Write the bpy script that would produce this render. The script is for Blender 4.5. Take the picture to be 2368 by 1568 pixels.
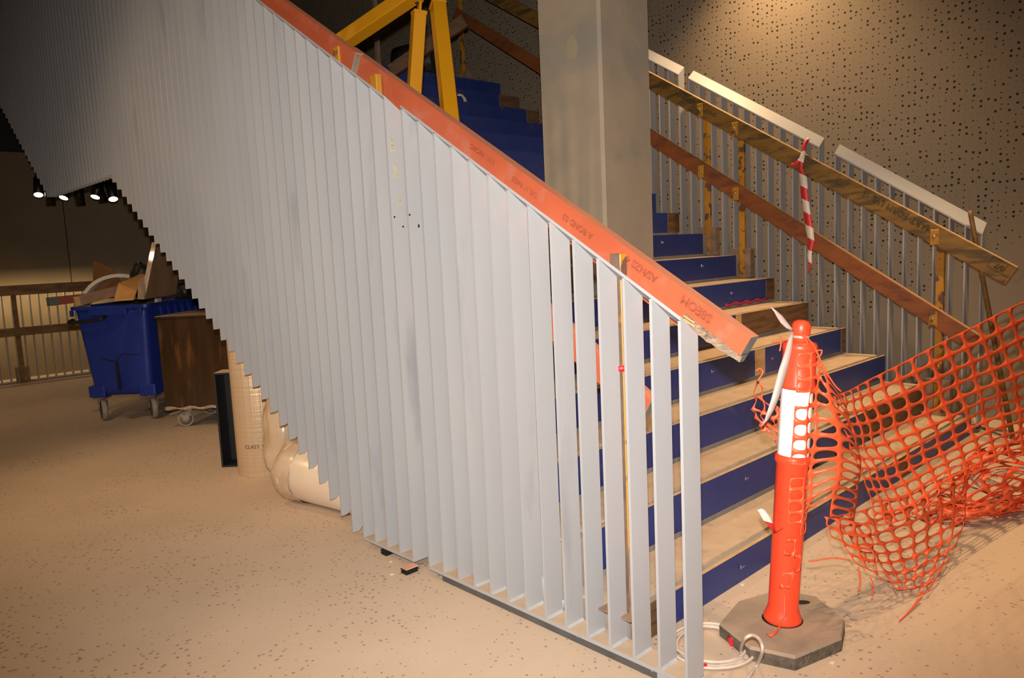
import bpy, bmesh, math, random
from mathutils import Vector, Matrix
random.seed(7)
for o in list(bpy.data.objects): bpy.data.objects.remove(o, do_unlink=True)
S = bpy.context.scene
COL = S.collection

# ---------------------------------------------------------------- camera
CAM = Vector((1.25032, -1.83532, 1.38161))
R_ = Vector((0.68645047, 0.72570808, -0.04619011))
U_ = Vector((-0.05360405, 0.11384671, 0.99205117))
F_ = Vector((-0.72519815, 0.67851802, -0.11705102))
FPX = 1740.0
cd = bpy.data.cameras.new('camera'); cam = bpy.data.objects.new('camera', cd); COL.objects.link(cam)
cd.sensor_fit = 'HORIZONTAL'; cd.sensor_width = 36.0; cd.lens = FPX / 2368 * 36.0
cd.clip_start = 0.05; cd.clip_end = 100
m3 = Matrix((R_, U_, -F_)).transposed()
cam.matrix_world = Matrix.Translation(CAM) @ m3.to_4x4()
S.camera = cam
def ray(x, y): return F_ + R_ * ((x - 1184) / FPX) + U_ * ((784 - y) / FPX)
def at(x, y, d): return CAM + ray(x, y) * d            # pixel + distance along the view
def on(x, y, ax, v):                                     # pixel met with an axis plane
    d = ray(x, y); return CAM + d * ((v - CAM[ax]) / d[ax])

# ---------------------------------------------------------------- world, lights, exposure
S.view_settings.view_transform = 'Standard'; S.view_settings.look = 'None'
S.view_settings.gamma = 1.0; S.view_settings.use_curve_mapping = False
S.view_settings.exposure = 0.0
w = bpy.data.worlds.new('world'); S.world = w; w.use_nodes = True
w.node_tree.nodes['Background'].inputs[0].default_value = (1.0, 0.66, 0.38, 1)
w.node_tree.nodes['Background'].inputs[1].default_value = 0.055
def light(name, kind, loc, power, color, target=None, **kw):
    l = bpy.data.lights.new(name, kind); l.energy = power; l.color = color
    for k, v in kw.items(): setattr(l, k, v)
    o = bpy.data.objects.new(name, l); COL.objects.link(o); o.location = loc
    if target is not None:
        o.rotation_euler = (Vector(target) - Vector(loc)).to_track_quat('-Z', 'Y').to_euler()
    return o
fl_loc = CAM + Vector((0, 0, 0.14))
light('camera_flash', 'SPOT', fl_loc, 660.0, (1.0, 0.93, 0.87), target=fl_loc + F_ * 3 , spot_size=math.radians(90), spot_blend=0.9, shadow_soft_size=0.025)
WARM = (1.0, 0.65, 0.34)
light('wall_downlight', 'SPOT', (-1.95, 3.78, 4.35), 350.0, WARM, target=(-1.75, 3.95, 0.0), spot_size=math.radians(105), spot_blend=1.0, shadow_soft_size=0.05)
light('floor_spot', 'SPOT', (0.05, -0.72, 4.8), 200.0, WARM, target=(0.05, -0.70, 0.0), spot_size=math.radians(46), spot_blend=0.8, shadow_soft_size=0.06)
light('floor_spot', 'SPOT', (-3.8, -1.7, 4.8), 170.0, WARM, target=(-3.8, -1.7, 0.0), spot_size=math.radians(105), spot_blend=0.8, shadow_soft_size=0.06)
light('stair_downlight', 'SPOT', (0.3, 2.7, 4.9), 640.0, WARM, target=(-0.2, 2.65, 0.3), spot_size=math.radians(56), spot_blend=0.7, shadow_soft_size=0.06)
light('floor_spot', 'SPOT', (-7.6, -1.0, 2.9), 60.0, WARM, target=(-8.6, -0.6, 0.2), spot_size=math.radians(100), spot_blend=0.8, shadow_soft_size=0.05)
light('room_downlight', 'SPOT', (-5.2, -5.2, 4.6), 800.0, WARM, target=(-3.8, 0.0, 1.15), spot_size=math.radians(42), spot_blend=1.0, shadow_soft_size=0.08)
light('room_downlight', 'SPOT', (0.2, -4.8, 4.6), 300.0, WARM, target=(-3.0, 0.0, 1.0), spot_size=math.radians(56), spot_blend=0.8, shadow_soft_size=0.06)
light('added_wall_fill', 'AREA', (-10.035, 0.1, 1.19), 13.0, (1.0, 0.72, 0.38), target=(-10.40, 0.1, 0.60), shape='RECTANGLE', size=2.4, size_y=0.02)  # added fill light hidden behind the back rail, brightens the wall
light('floor_spot', 'SPOT', (1.5, 0.9, 4.8), 260.0, WARM, target=(1.1, 1.0, 0.0), spot_size=math.radians(48), spot_blend=0.9, shadow_soft_size=0.06)  # added warm light, only brightens the right foreground floor

# ---------------------------------------------------------------- materials
MATS = {}
def M(name, c1, c2=None, scale=6.0, rough=0.55, metal=0.0, stretch=(1, 1, 1), bump=0.0, detail=5, lo=0.35, hi=0.65, spec=0.5, coat=0.0,
      specks=None, c3=None, s3=30.0, t3=(0.55, 0.7), bscale=None):
    m = bpy.data.materials.new(name); m.use_nodes = True; nt = m.node_tree; N = nt.nodes; L = nt.links
    b = N['Principled BSDF']; b.inputs['Roughness'].default_value = rough; b.inputs['Metallic'].default_value = metal
    b.inputs['Specular IOR Level'].default_value = spec; b.inputs['Coat Weight'].default_value = coat
    g = N.new('ShaderNodeNewGeometry')
    mp = N.new('ShaderNodeMapping'); mp.inputs['Scale'].default_value = stretch; L.new(g.outputs['Position'], mp.inputs['Vector'])
    col = None
    if c2 is None: c2 = tuple(x * 0.88 for x in c1)
    nz = N.new('ShaderNodeTexNoise'); nz.inputs['Scale'].default_value = scale; nz.inputs['Detail'].default_value = detail
    L.new(mp.outputs[0], nz.inputs['Vector'])
    r = N.new('ShaderNodeMapRange'); r.inputs[1].default_value = lo; r.inputs[2].default_value = hi; L.new(nz.outputs['Fac'], r.inputs[0])
    mx = N.new('ShaderNodeMix'); mx.data_type = 'RGBA'; L.new(r.outputs[0], mx.inputs[0])
    mx.inputs[6].default_value = (*c1, 1); mx.inputs[7].default_value = (*c2, 1); col = mx.outputs[2]
    if c3 is not None:
        n3 = N.new('ShaderNodeTexNoise'); n3.inputs['Scale'].default_value = s3; n3.inputs['Detail'].default_value = 6; L.new(mp.outputs[0], n3.inputs['Vector'])
        r3 = N.new('ShaderNodeMapRange'); r3.inputs[1].default_value = t3[0]; r3.inputs[2].default_value = t3[1]; L.new(n3.outputs['Fac'], r3.inputs[0])
        m_ = N.new('ShaderNodeMix'); m_.data_type = 'RGBA'; L.new(r3.outputs[0], m_.inputs[0]); L.new(col, m_.inputs[6]); m_.inputs[7].default_value = (*c3, 1); col = m_.outputs[2]
    if specks is not None:
        sc, thr, cc, amt = specks
        v = N.new('ShaderNodeTexVoronoi'); v.inputs['Scale'].default_value = sc; L.new(g.outputs['Position'], v.inputs['Vector'])
        n4 = N.new('ShaderNodeTexNoise'); n4.inputs['Scale'].default_value = sc * 2.3; L.new(g.outputs['Position'], n4.inputs['Vector'])
        n5 = N.new('ShaderNodeTexNoise'); n5.inputs['Scale'].default_value = 1.7; L.new(g.outputs['Position'], n5.inputs['Vector'])
        a = N.new('ShaderNodeMath'); a.operation = 'MULTIPLY_ADD'; L.new(n4.outputs['Fac'], a.inputs[0]); a.inputs[1].default_value = 0.45; L.new(v.outputs['Distance'], a.inputs[2])
        a2 = N.new('ShaderNodeMath'); a2.operation = 'MULTIPLY_ADD'; L.new(n5.outputs['Fac'], a2.inputs[0]); a2.inputs[1].default_value = -0.5; L.new(a.outputs[0], a2.inputs[2])
        rr = N.new('ShaderNodeMapRange'); rr.inputs[1].default_value = thr; rr.inputs[2].default_value = thr + 0.05; rr.inputs[3].default_value = amt; rr.inputs[4].default_value = 0.0
        L.new(a2.outputs[0], rr.inputs[0])
        m_ = N.new('ShaderNodeMix'); m_.data_type = 'RGBA'; L.new(rr.outputs[0], m_.inputs[0]); L.new(col, m_.inputs[6]); m_.inputs[7].default_value = (*cc, 1); col = m_.outputs[2]
    L.new(col, b.inputs['Base Color'])
    if bump:
        bn = N.new('ShaderNodeTexNoise'); bn.inputs['Scale'].default_value = bscale or scale * 3; bn.inputs['Detail'].default_value = 6; L.new(mp.outputs[0], bn.inputs['Vector'])
        bp = N.new('ShaderNodeBump'); bp.inputs['Strength'].default_value = bump; bp.inputs['Distance'].default_value = 0.02; L.new(bn.outputs['Fac'], bp.inputs['Height']); L.new(bp.outputs[0], b.inputs['Normal'])
    MATS[name] = m
    return m
M('floor', (0.57, 0.445, 0.335), (0.505, 0.39, 0.29), 1.6, 0.62, specks=(34, 0.125, (0.19, 0.15, 0.12), 0.7), bump=0.06, bscale=60, lo=0.3, hi=0.7)
M('white_steel', (0.385, 0.385, 0.39), (0.355, 0.36, 0.37), 3.0, 0.42, stretch=(1.5, 1.5, 0.35), c3=(0.245, 0.24, 0.255), s3=3.6, t3=(0.63, 0.82))
M('blue_ply', (0.014, 0.032, 0.165), (0.020, 0.038, 0.175), 5, 0.45, c3=(0.09, 0.085, 0.12), s3=9, t3=(0.64, 0.86))
M('ply_edge', (0.62, 0.42, 0.21), (0.50, 0.32, 0.15), 12, 0.6)
M('tread_dust', (0.56, 0.42, 0.285), (0.48, 0.355, 0.235), 7, 0.75, c3=(0.36, 0.27, 0.185), s3=16, t3=(0.58, 0.75), bump=0.1)
M('concrete_grey', (0.33, 0.285, 0.235), (0.27, 0.235, 0.195), 8, 0.8, bump=0.15)
M('column_concrete', (0.44, 0.35, 0.245), (0.37, 0.305, 0.225), 3.2, 0.7, c3=(0.30, 0.275, 0.225), s3=2.1, t3=(0.52, 0.68), bump=0.05)
M('dark_wood', (0.16, 0.085, 0.033), (0.10, 0.05, 0.022), 4, 0.7, stretch=(3, 1, 9), c3=(0.05, 0.028, 0.015), s3=5, t3=(0.55, 0.7))
M('light_wood', (0.50, 0.33, 0.16), (0.40, 0.25, 0.11), 5, 0.65, stretch=(1, 1, 4))
M('orange_timber', (0.47, 0.103, 0.044), (0.41, 0.088, 0.037), 6, 0.5, c3=(0.43, 0.15, 0.09), s3=9, t3=(0.56, 0.75), bump=0.05)
M('orange_timber_edge', (0.60, 0.22, 0.12), (0.54, 0.19, 0.10), 6, 0.55, stretch=(1, 4, 1), c3=(0.62, 0.27, 0.15), s3=20, t3=(0.6, 0.8))
M('splintered_wood', (0.46, 0.32, 0.20), (0.22, 0.16, 0.125), 14, 0.85, stretch=(1, 4, 5), bump=0.6, c3=(0.12, 0.09, 0.08), s3=30)
M('green_grey_paint', (0.14, 0.16, 0.145), (0.10, 0.115, 0.105), 9, 0.6)
M('grey_wood_end', (0.24, 0.19, 0.14), (0.17, 0.135, 0.10), 15, 0.8)
M('yellow_timber', (0.26, 0.145, 0.028), (0.20, 0.105, 0.02), 5, 0.55, stretch=(1, 1, 5), c3=(0.10, 0.06, 0.022), s3=4, t3=(0.5, 0.62))
M('pale_timber_edge', (0.60, 0.36, 0.16), (0.50, 0.28, 0.11), 6, 0.6)
M('rust_timber', (0.27, 0.086, 0.024), (0.19, 0.058, 0.017), 5, 0.5, stretch=(1, 1, 4), c3=(0.13, 0.05, 0.025), s3=5, t3=(0.56, 0.7))
M('brown_timber', (0.21, 0.12, 0.03), (0.145, 0.075, 0.02), 5, 0.55, stretch=(1, 1, 4), c3=(0.09, 0.05, 0.02), s3=6)
M('yellow_rust_steel', (0.47, 0.225, 0.016), (0.41, 0.18, 0.013), 6, 0.5, c3=(0.115, 0.062, 0.04), s3=14, t3=(0.53, 0.58), bump=0.1)
M('rusty_steel', (0.17, 0.105, 0.07), (0.11, 0.075, 0.055), 16, 0.75, c3=(0.38, 0.14, 0.02), s3=10, t3=(0.6, 0.68), bump=0.2)
M('dusty_steel', (0.28, 0.19, 0.13), (0.20, 0.12, 0.08), 14, 0.8, c3=(0.34, 0.13, 0.02), s3=12, t3=(0.62, 0.7))
M('tripod_yellow', (0.55, 0.25, 0.006), (0.52, 0.235, 0.005), 3, 0.38, coat=0.2)
M('bolt_steel', (0.5, 0.47, 0.43), None, 30, 0.35, 0.9)
M('black_steel', (0.012, 0.012, 0.013), None, 5, 0.5)
M('dust_top', (0.50, 0.38, 0.27), None, 10, 0.9)
M('bollard_orange', (0.98, 0.072, 0.024), (0.93, 0.066, 0.022), 3, 0.38, coat=0.15)
M('reflective_white', (0.97, 0.97, 0.97), (0.96, 0.96, 0.96), 3, 0.25, spec=1.0, coat=0.6)
M('net_orange', (0.80, 0.110, 0.036), (0.74, 0.095, 0.03), 5, 0.42)
M('rubber_dusty', (0.36, 0.27, 0.19), (0.30, 0.225, 0.16), 7, 0.85, bump=0.1)
M('rubber_side', (0.16, 0.125, 0.09), (0.075, 0.06, 0.045), 22, 0.85, bump=0.5)
M('black', (0.006, 0.006, 0.006), None, 5, 0.6)
M('cable_white', (0.60, 0.50, 0.41), (0.55, 0.455, 0.37), 8, 0.5)
M('cable_grey', (0.42, 0.39, 0.34), None, 8, 0.5)
M('tape_red', (0.65, 0.02, 0.03), None, 20, 0.4)
M('tape_white', (0.46, 0.38, 0.34), (0.48, 0.28, 0.27), 7, 0.4, lo=0.5, hi=0.62)
M('bin_blue', (0.014, 0.036, 0.27), (0.012, 0.031, 0.24), 4, 0.42, c3=(0.10, 0.075, 0.10), s3=7, t3=(0.66, 0.85))
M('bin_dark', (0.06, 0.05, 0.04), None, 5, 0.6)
M('tyre_grey', (0.33, 0.28, 0.22), (0.22, 0.19, 0.15), 14, 0.8)
M('wheel_dark', (0.05, 0.04, 0.03), (0.09, 0.07, 0.05), 12, 0.6)
M('caster_steel', (0.28, 0.23, 0.18), (0.16, 0.12, 0.09), 12, 0.5, 0.5)
M('crate_brown', (0.05, 0.024, 0.009), (0.028, 0.014, 0.006), 3, 0.28, stretch=(4, 4, 0.6), c3=(0.12, 0.055, 0.018), s3=4, t3=(0.58, 0.75), coat=0.5, bump=0.25, bscale=14)
M('crate_lid', (0.33, 0.24, 0.16), (0.25, 0.18, 0.12), 7, 0.8)
M('cardboard', (0.46, 0.235, 0.075), (0.41, 0.205, 0.065), 5, 0.75)
M('cardboard_dark', (0.26, 0.12, 0.035), (0.22, 0.10, 0.03), 5, 0.75)
M('white_plastic', (0.66, 0.58, 0.46), (0.60, 0.52, 0.41), 5, 0.5)
M('raw_timber', (0.30, 0.19, 0.12), (0.23, 0.145, 0.09), 6, 0.75, stretch=(3, 1, 3))
M('red_timber', (0.30, 0.075, 0.04), None, 6, 0.7)
M('plywood_board', (0.23, 0.145, 0.09), (0.18, 0.11, 0.065), 3, 0.35, stretch=(5, 5, 0.7), coat=0.35)
M('shrink_wrap', (0.42, 0.33, 0.25), (0.28, 0.20, 0.14), 16, 0.30, coat=0.25, bump=0.9, bscale=40, spec=0.8)
M('black_bag', (0.018, 0.017, 0.015), (0.035, 0.033, 0.03), 12, 0.22, bump=0.9, bscale=30)
M('wrap_plastic', (0.56, 0.44, 0.31), (0.48, 0.36, 0.245), 5, 0.25, coat=0.4, bump=0.35, bscale=9)
M('roll_sheet', (0.66, 0.54, 0.41), (0.60, 0.48, 0.36), 4, 0.30, coat=0.3)
M('dark_wall', (0.235, 0.175, 0.105), (0.21, 0.155, 0.092), 2.5, 0.8)
M('plain_wall', (0.42, 0.34, 0.235), None, 2.5, 0.8)
M('ceiling', (0.02, 0.017, 0.014), None, 2, 0.9)
M('fixture_black', (0.008, 0.007, 0.006), None, 2, 0.4)
M('ink_red', (0.25, 0.058, 0.028), None, 8, 0.7)
M('ink', (0.085, 0.05, 0.035), None, 8, 0.7)
M('ink_olive', (0.055, 0.05, 0.012), None, 8, 0.7)
M('chalk_yellow', (0.62, 0.50, 0.16), None, 8, 0.7)
M('silicone_white', (0.41, 0.42, 0.435), None, 20, 0.4)
M('magenta', (0.42, 0.02, 0.07), None, 9, 0.5)
M('paper', (0.66, 0.58, 0.48), None, 9, 0.7)
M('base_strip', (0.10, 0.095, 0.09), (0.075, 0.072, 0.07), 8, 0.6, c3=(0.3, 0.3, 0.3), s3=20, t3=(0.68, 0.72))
M('packer_lid', (0.62, 0.33, 0.22), None, 9, 0.7)
def emis(name, c, s):
    m = bpy.data.materials.new(name); m.use_nodes = True; b = m.node_tree.nodes['Principled BSDF']
    b.inputs['Emission Color'].default_value = (*c, 1); b.inputs['Emission Strength'].default_value = s; MATS[name] = m
emis('lamp_glow', (1.0, 0.90, 0.70), 14)
def striped(name, ca, cb, scale, axis=(0.4, 0.0, 1.0)):
    m = bpy.data.materials.new(name); m.use_nodes = True; nt = m.node_tree; N = nt.nodes; L = nt.links; b = N['Principled BSDF']; b.inputs['Roughness'].default_value = 0.4
    g = N.new('ShaderNodeNewGeometry'); d = N.new('ShaderNodeVectorMath'); d.operation = 'DOT_PRODUCT'; L.new(g.outputs['Position'], d.inputs[0]); d.inputs[1].default_value = axis
    f = N.new('ShaderNodeMath'); f.operation = 'MULTIPLY'; f.inputs[1].default_value = scale; L.new(d.outputs['Value'], f.inputs[0])
    fr = N.new('ShaderNodeMath'); fr.operation = 'FRACT'; L.new(f.outputs[0], fr.inputs[0])
    gt = N.new('ShaderNodeMath'); gt.operation = 'GREATER_THAN'; gt.inputs[1].default_value = 0.5; L.new(fr.outputs[0], gt.inputs[0])
    mx = N.new('ShaderNodeMix'); mx.data_type = 'RGBA'; L.new(gt.outputs[0], mx.inputs[0]); mx.inputs[6].default_value = (*ca, 1); mx.inputs[7].default_value = (*cb, 1)
    L.new(mx.outputs[2], b.inputs['Base Color']); MATS[name] = m
striped('tape_striped', (0.62, 0.03, 0.03), (0.74, 0.66, 0.56), 5.6, (0.55, 0.0, 1.0))
def foil():
    m = bpy.data.materials.new('foil'); m.use_nodes = True; nt = m.node_tree; N = nt.nodes; L = nt.links; b = N['Principled BSDF']
    b.inputs['Roughness'].default_value = 0.42; b.inputs['Metallic'].default_value = 0.35
    tc = N.new('ShaderNodeTexCoord')
    mp = N.new('ShaderNodeMapping'); mp.inputs['Scale'].default_value = (1, 1, 1); L.new(tc.outputs['Object'], mp.inputs[0])
    nz = N.new('ShaderNodeTexNoise'); nz.inputs['Scale'].default_value = 70; L.new(mp.outputs[0], nz.inputs[0])
    mp2 = N.new('ShaderNodeMapping'); mp2.inputs['Scale'].default_value = (0.2, 0.2, 22); L.new(tc.outputs['Object'], mp2.inputs[0])
    n2 = N.new('ShaderNodeTexNoise'); n2.inputs['Scale'].default_value = 2.0; n2.inputs['Detail'].default_value = 3; L.new(mp2.outputs[0], n2.inputs[0])
    mp3 = N.new('ShaderNodeMapping'); mp3.inputs['Scale'].default_value = (95, 95, 0.5); L.new(tc.outputs['Object'], mp3.inputs[0])
    n3 = N.new('ShaderNodeTexNoise'); n3.inputs['Scale'].default_value = 1.0; L.new(mp3.outputs[0], n3.inputs[0])
    mx = N.new('ShaderNodeMix'); mx.data_type = 'RGBA'; L.new(n3.outputs['Fac'], mx.inputs[0]); mx.inputs[6].default_value = (0.50, 0.36, 0.22, 1); mx.inputs[7].default_value = (0.72, 0.56, 0.38, 1)
    L.new(mx.outputs[2], b.inputs['Base Color'])
    ad = N.new('ShaderNodeMath'); ad.operation = 'ADD'; L.new(n2.outputs['Fac'], ad.inputs[0]); L.new(n3.outputs['Fac'], ad.inputs[1])
    bp = N.new('ShaderNodeBump'); bp.inputs['Strength'].default_value = 0.5; bp.inputs['Distance'].default_value = 0.01; L.new(ad.outputs[0], bp.inputs['Height']); L.new(bp.outputs[0], b.inputs['Normal'])
    MATS['foil'] = m
foil()
def perforated():
    # plasterboard with scattered round holes of three sizes above a slanting border
    m = bpy.data.materials.new('perforated_wall'); m.use_nodes = True; nt = m.node_tree; N = nt.nodes; L = nt.links; b = N['Principled BSDF']; b.inputs['Roughness'].default_value = 0.8
    g = N.new('ShaderNodeNewGeometry')
    sx = N.new('ShaderNodeSeparateXYZ'); L.new(g.outputs['Position'], sx.inputs[0])
    cb = N.new('ShaderNodeCombineXYZ'); L.new(sx.outputs[0], cb.inputs[0]); L.new(sx.outputs[2], cb.inputs[1])
    v = N.new('ShaderNodeTexVoronoi'); v.voronoi_dimensions = '2D'; v.inputs['Scale'].default_value = 23.0; v.inputs['Randomness'].default_value = 0.55; L.new(cb.outputs[0], v.inputs['Vector'])
    sc_ = N.new('ShaderNodeSeparateColor'); L.new(v.outputs['Color'], sc_.inputs[0])
    rp = N.new('ShaderNodeValToRGB'); rp.color_ramp.interpolation = 'CONSTANT'; L.new(sc_.outputs[0], rp.inputs[0])
    els = rp.color_ramp.elements; els[0].position = 0.0; els[0].color = (0.058,) * 3 + (1,); els[1].position = 0.42; els[1].color = (0.12,) * 3 + (1,)
    e_ = els.new(0.74); e_.color = (0.20,) * 3 + (1,)
    sb = N.new('ShaderNodeMath'); sb.operation = 'SUBTRACT'; L.new(rp.outputs[0], sb.inputs[0]); L.new(v.outputs['Distance'], sb.inputs[1])
    r = N.new('ShaderNodeMapRange'); r.inputs[1].default_value = -0.012; r.inputs[2].default_value = 0.012; L.new(sb.outputs[0], r.inputs[0]); tot = r.outputs[0]
    # border: z > 0.587 + 0.596 (x + 1.305)
    k = N.new('ShaderNodeMath'); k.operation = 'MULTIPLY_ADD'; L.new(sx.outputs[0], k.inputs[0]); k.inputs[1].default_value = -0.596; L.new(sx.outputs[2], k.inputs[2])
    gt = N.new('ShaderNodeMath'); gt.operation = 'GREATER_THAN'; L.new(k.outputs[0], gt.inputs[0]); gt.inputs[1].default_value = 0.587 + 0.596 * 1.305 + 0.02
    mu = N.new('ShaderNodeMath'); mu.operation = 'MULTIPLY'; L.new(tot, mu.inputs[0]); L.new(gt.outputs[0], mu.inputs[1])
    nz = N.new('ShaderNodeTexNoise'); nz.inputs['Scale'].default_value = 2.0; L.new(g.outputs['Position'], nz.inputs[0])
    c = N.new('ShaderNodeMix'); c.data_type = 'RGBA'; L.new(nz.outputs['Fac'], c.inputs[0]); c.inputs[6].default_value = (0.245, 0.192, 0.13, 1); c.inputs[7].default_value = (0.265, 0.207, 0.14, 1)
    mx = N.new('ShaderNodeMix'); mx.data_type = 'RGBA'; L.new(mu.outputs[0], mx.inputs[0]); L.new(c.outputs[2], mx.inputs[6]); mx.inputs[7].default_value = (0.01, 0.008, 0.006, 1)
    L.new(mx.outputs[2], b.inputs['Base Color'])
    bp = N.new('ShaderNodeBump'); bp.invert = True; bp.inputs['Strength'].default_value = 0.5; bp.inputs['Distance'].default_value = 0.004; L.new(mu.outputs[0], bp.inputs['Height']); L.new(bp.outputs[0], b.inputs['Normal'])
    MATS['perforated_wall'] = m
perforated()

# ---------------------------------------------------------------- helpers
def wl(o):
    l = Vector((0, 0, 0))
    while o is not None: l += o.location; o = o.parent
    return l
def thing(name, label, cat, loc=(0, 0, 0), rz=0.0, group=None):
    o = bpy.data.objects.new(name, None); COL.objects.link(o); o.location = loc; o.rotation_euler = (0, 0, rz)
    o.empty_display_size = 0.1; o['label'] = label; o['category'] = cat
    if group: o['group'] = group
    return o
def tag(o, label, cat, group=None):
    o['label'] = label; o['category'] = cat
    if group: o['group'] = group
    return o
def link(name, me, parent=None, loc=None):
    o = bpy.data.objects.new(name, me); COL.objects.link(o)
    if parent is not None: o.parent = parent
    if loc is not None: o.location = loc
    return o
class B:
    """collects faces (world or local co-ordinates) with material slots"""
    def __init__(s): s.v = []; s.f = []; s.mi = []; s.mats = []; s.sm = []
    def mat(s, n):
        if n not in s.mats: s.mats.append(n)
        return s.mats.index(n)
    def add(s, vs, fs, m, smooth=False):
        k = len(s.v); s.v += [tuple(p) for p in vs]; i = s.mat(m)
        for f in fs: s.f.append(tuple(k + j for j in f)); s.mi.append(i); s.sm.append(smooth)
        return s
    def box(s, lo, hi, m, mats=None):
        x0, y0, z0 = lo; x1, y1, z1 = hi
        vs = [(x0, y0, z0), (x1, y0, z0), (x1, y1, z0), (x0, y1, z0), (x0, y0, z1), (x1, y0, z1), (x1, y1, z1), (x0, y1, z1)]
        fs = {'-z': (0, 3, 2, 1), '+z': (4, 5, 6, 7), '-y': (0, 1, 5, 4), '+x': (1, 2, 6, 5), '+y': (2, 3, 7, 6), '-x': (3, 0, 4, 7)}
        for k, f in fs.items(): s.add(vs, [f], (mats or {}).get(k, m))
        return s
    def hexa(s, a, b, m, mats=None):
        """a, b: two matching quads (4 points each)"""
        vs = list(a) + list(b)
        fs = [('a', (3, 2, 1, 0)), ('b', (4, 5, 6, 7)), ('0', (0, 1, 5, 4)), ('1', (1, 2, 6, 5)), ('2', (2, 3, 7, 6)), ('3', (3, 0, 4, 7))]
        for k, f in fs: s.add(vs, [f], (mats or {}).get(k, m))
        return s
    def prism(s, poly, d, m, mside=None):
        n = len(poly); a = [Vector(p) for p in poly]; b = [p + Vector(d) for p in a]
        s.add(a + b, [tuple(range(n - 1, -1, -1)), tuple(range(n, 2 * n))], m)
        s.add(a + b, [(i, (i + 1) % n, n + (i + 1) % n, n + i) for i in range(n)], mside or m)
        return s
    def bar(s, p, q, w, h, m, up=(0, 0, 1), mats=None):
        """rectangular bar from p to q: w across, h in the up-ish direction"""
        p = Vector(p); q = Vector(q); d = (q - p).normalized(); side = d.cross(Vector(up)).normalized(); uu = side.cross(d).normalized()
        qd = lambda c: [c - side * w / 2 - uu * h / 2, c + side * w / 2 - uu * h / 2, c + side * w / 2 + uu * h / 2, c - side * w / 2 + uu * h / 2]
        return s.hexa(qd(p), qd(q), m, mats)
    def tube(s, pts, r, m, n=8, caps=True, smooth=True):
        pts = [Vector(p) for p in pts]; rings = []; prev = None
        for i, p in enumerate(pts):
            d = (pts[min(i + 1, len(pts) - 1)] - pts[max(i - 1, 0)]).normalized()
            if prev is None:
                a = d.cross(Vector((0, 0, 1)));  a = a if a.length > 1e-3 else d.cross(Vector((1, 0, 0)))
            else: a = prev - d * prev.dot(d)
            a.normalize(); prev = a; b = d.cross(a); rr = r[i] if isinstance(r, (list, tuple)) else r
            rings.append([p + (a * math.cos(t) + b * math.sin(t)) * rr for t in [2 * math.pi * k / n for k in range(n)]])
        vs = [q for R in rings for q in R]
        fs = [(i * n + k, i * n + (k + 1) % n, (i + 1) * n + (k + 1) % n, (i + 1) * n + k) for i in range(len(pts) - 1) for k in range(n)]
        s.add(vs, fs, m, smooth)
        if caps: s.add(rings[0], [tuple(range(n - 1, -1, -1))], m); s.add(rings[-1], [tuple(range(n))], m)
        return s
    def lathe(s, prof, m, c=(0, 0, 0), ax=(0, 0, 1), n=32, smooth=True, ref=(1, 0, 0)):
        """prof: list of (radius, height) along ax from c"""
        ax = Vector(ax).normalized(); a = Vector(ref); a = (a - ax * a.dot(ax)).normalized(); b = ax.cross(a); c = Vector(c)
        vs = [c + ax * h + (a * math.cos(2 * math.pi * k / n) + b * math.sin(2 * math.pi * k / n)) * max(r, 1e-5) for r, h in prof for k in range(n)]
        fs = [(i * n + k, i * n + (k + 1) % n, (i + 1) * n + (k + 1) % n, (i + 1) * n + k) for i in range(len(prof) - 1) for k in range(n)]
        s.add(vs, fs, m, smooth); return s
    def mesh(s, name, off=Vector((0, 0, 0))):
        me = bpy.data.meshes.new(name); me.from_pydata([tuple(Vector(p) - off) for p in s.v], [], s.f)
        for n in s.mats: me.materials.append(MATS[n])
        me.polygons.foreach_set('material_index', s.mi); me.polygons.foreach_set('use_smooth', s.sm)
        bm = bmesh.new(); bm.from_mesh(me); bmesh.ops.remove_doubles(bm, verts=bm.verts, dist=1e-5); bmesh.ops.recalc_face_normals(bm, faces=bm.faces); bm.to_mesh(me); bm.free()
        me.update(); return me
    def make(s, name, parent=None, world=True, bevel=0.0, seg=1, loc=None):
        """world=True: vertices are world co-ordinates, the object gets its origin at its parent (or at loc)"""
        off = wl(parent) if (world and parent is not None) else Vector((0, 0, 0))
        if parent is None and loc is not None: off = Vector(loc)
        o = link(name, s.mesh(name, off), parent, loc if parent is None and loc is not None else None)
        if bevel:
            md = o.modifiers.new('bevel', 'BEVEL'); md.width = bevel; md.segments = seg; md.limit_method = 'ANGLE'; md.angle_limit = math.radians(40)
        return o
def thicken(o, t, off=0.0):
    md = o.modifiers.new('thickness', 'SOLIDIFY'); md.thickness = t; md.offset = off; return o
def struct(o): o['kind'] = 'structure'; return o
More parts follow.
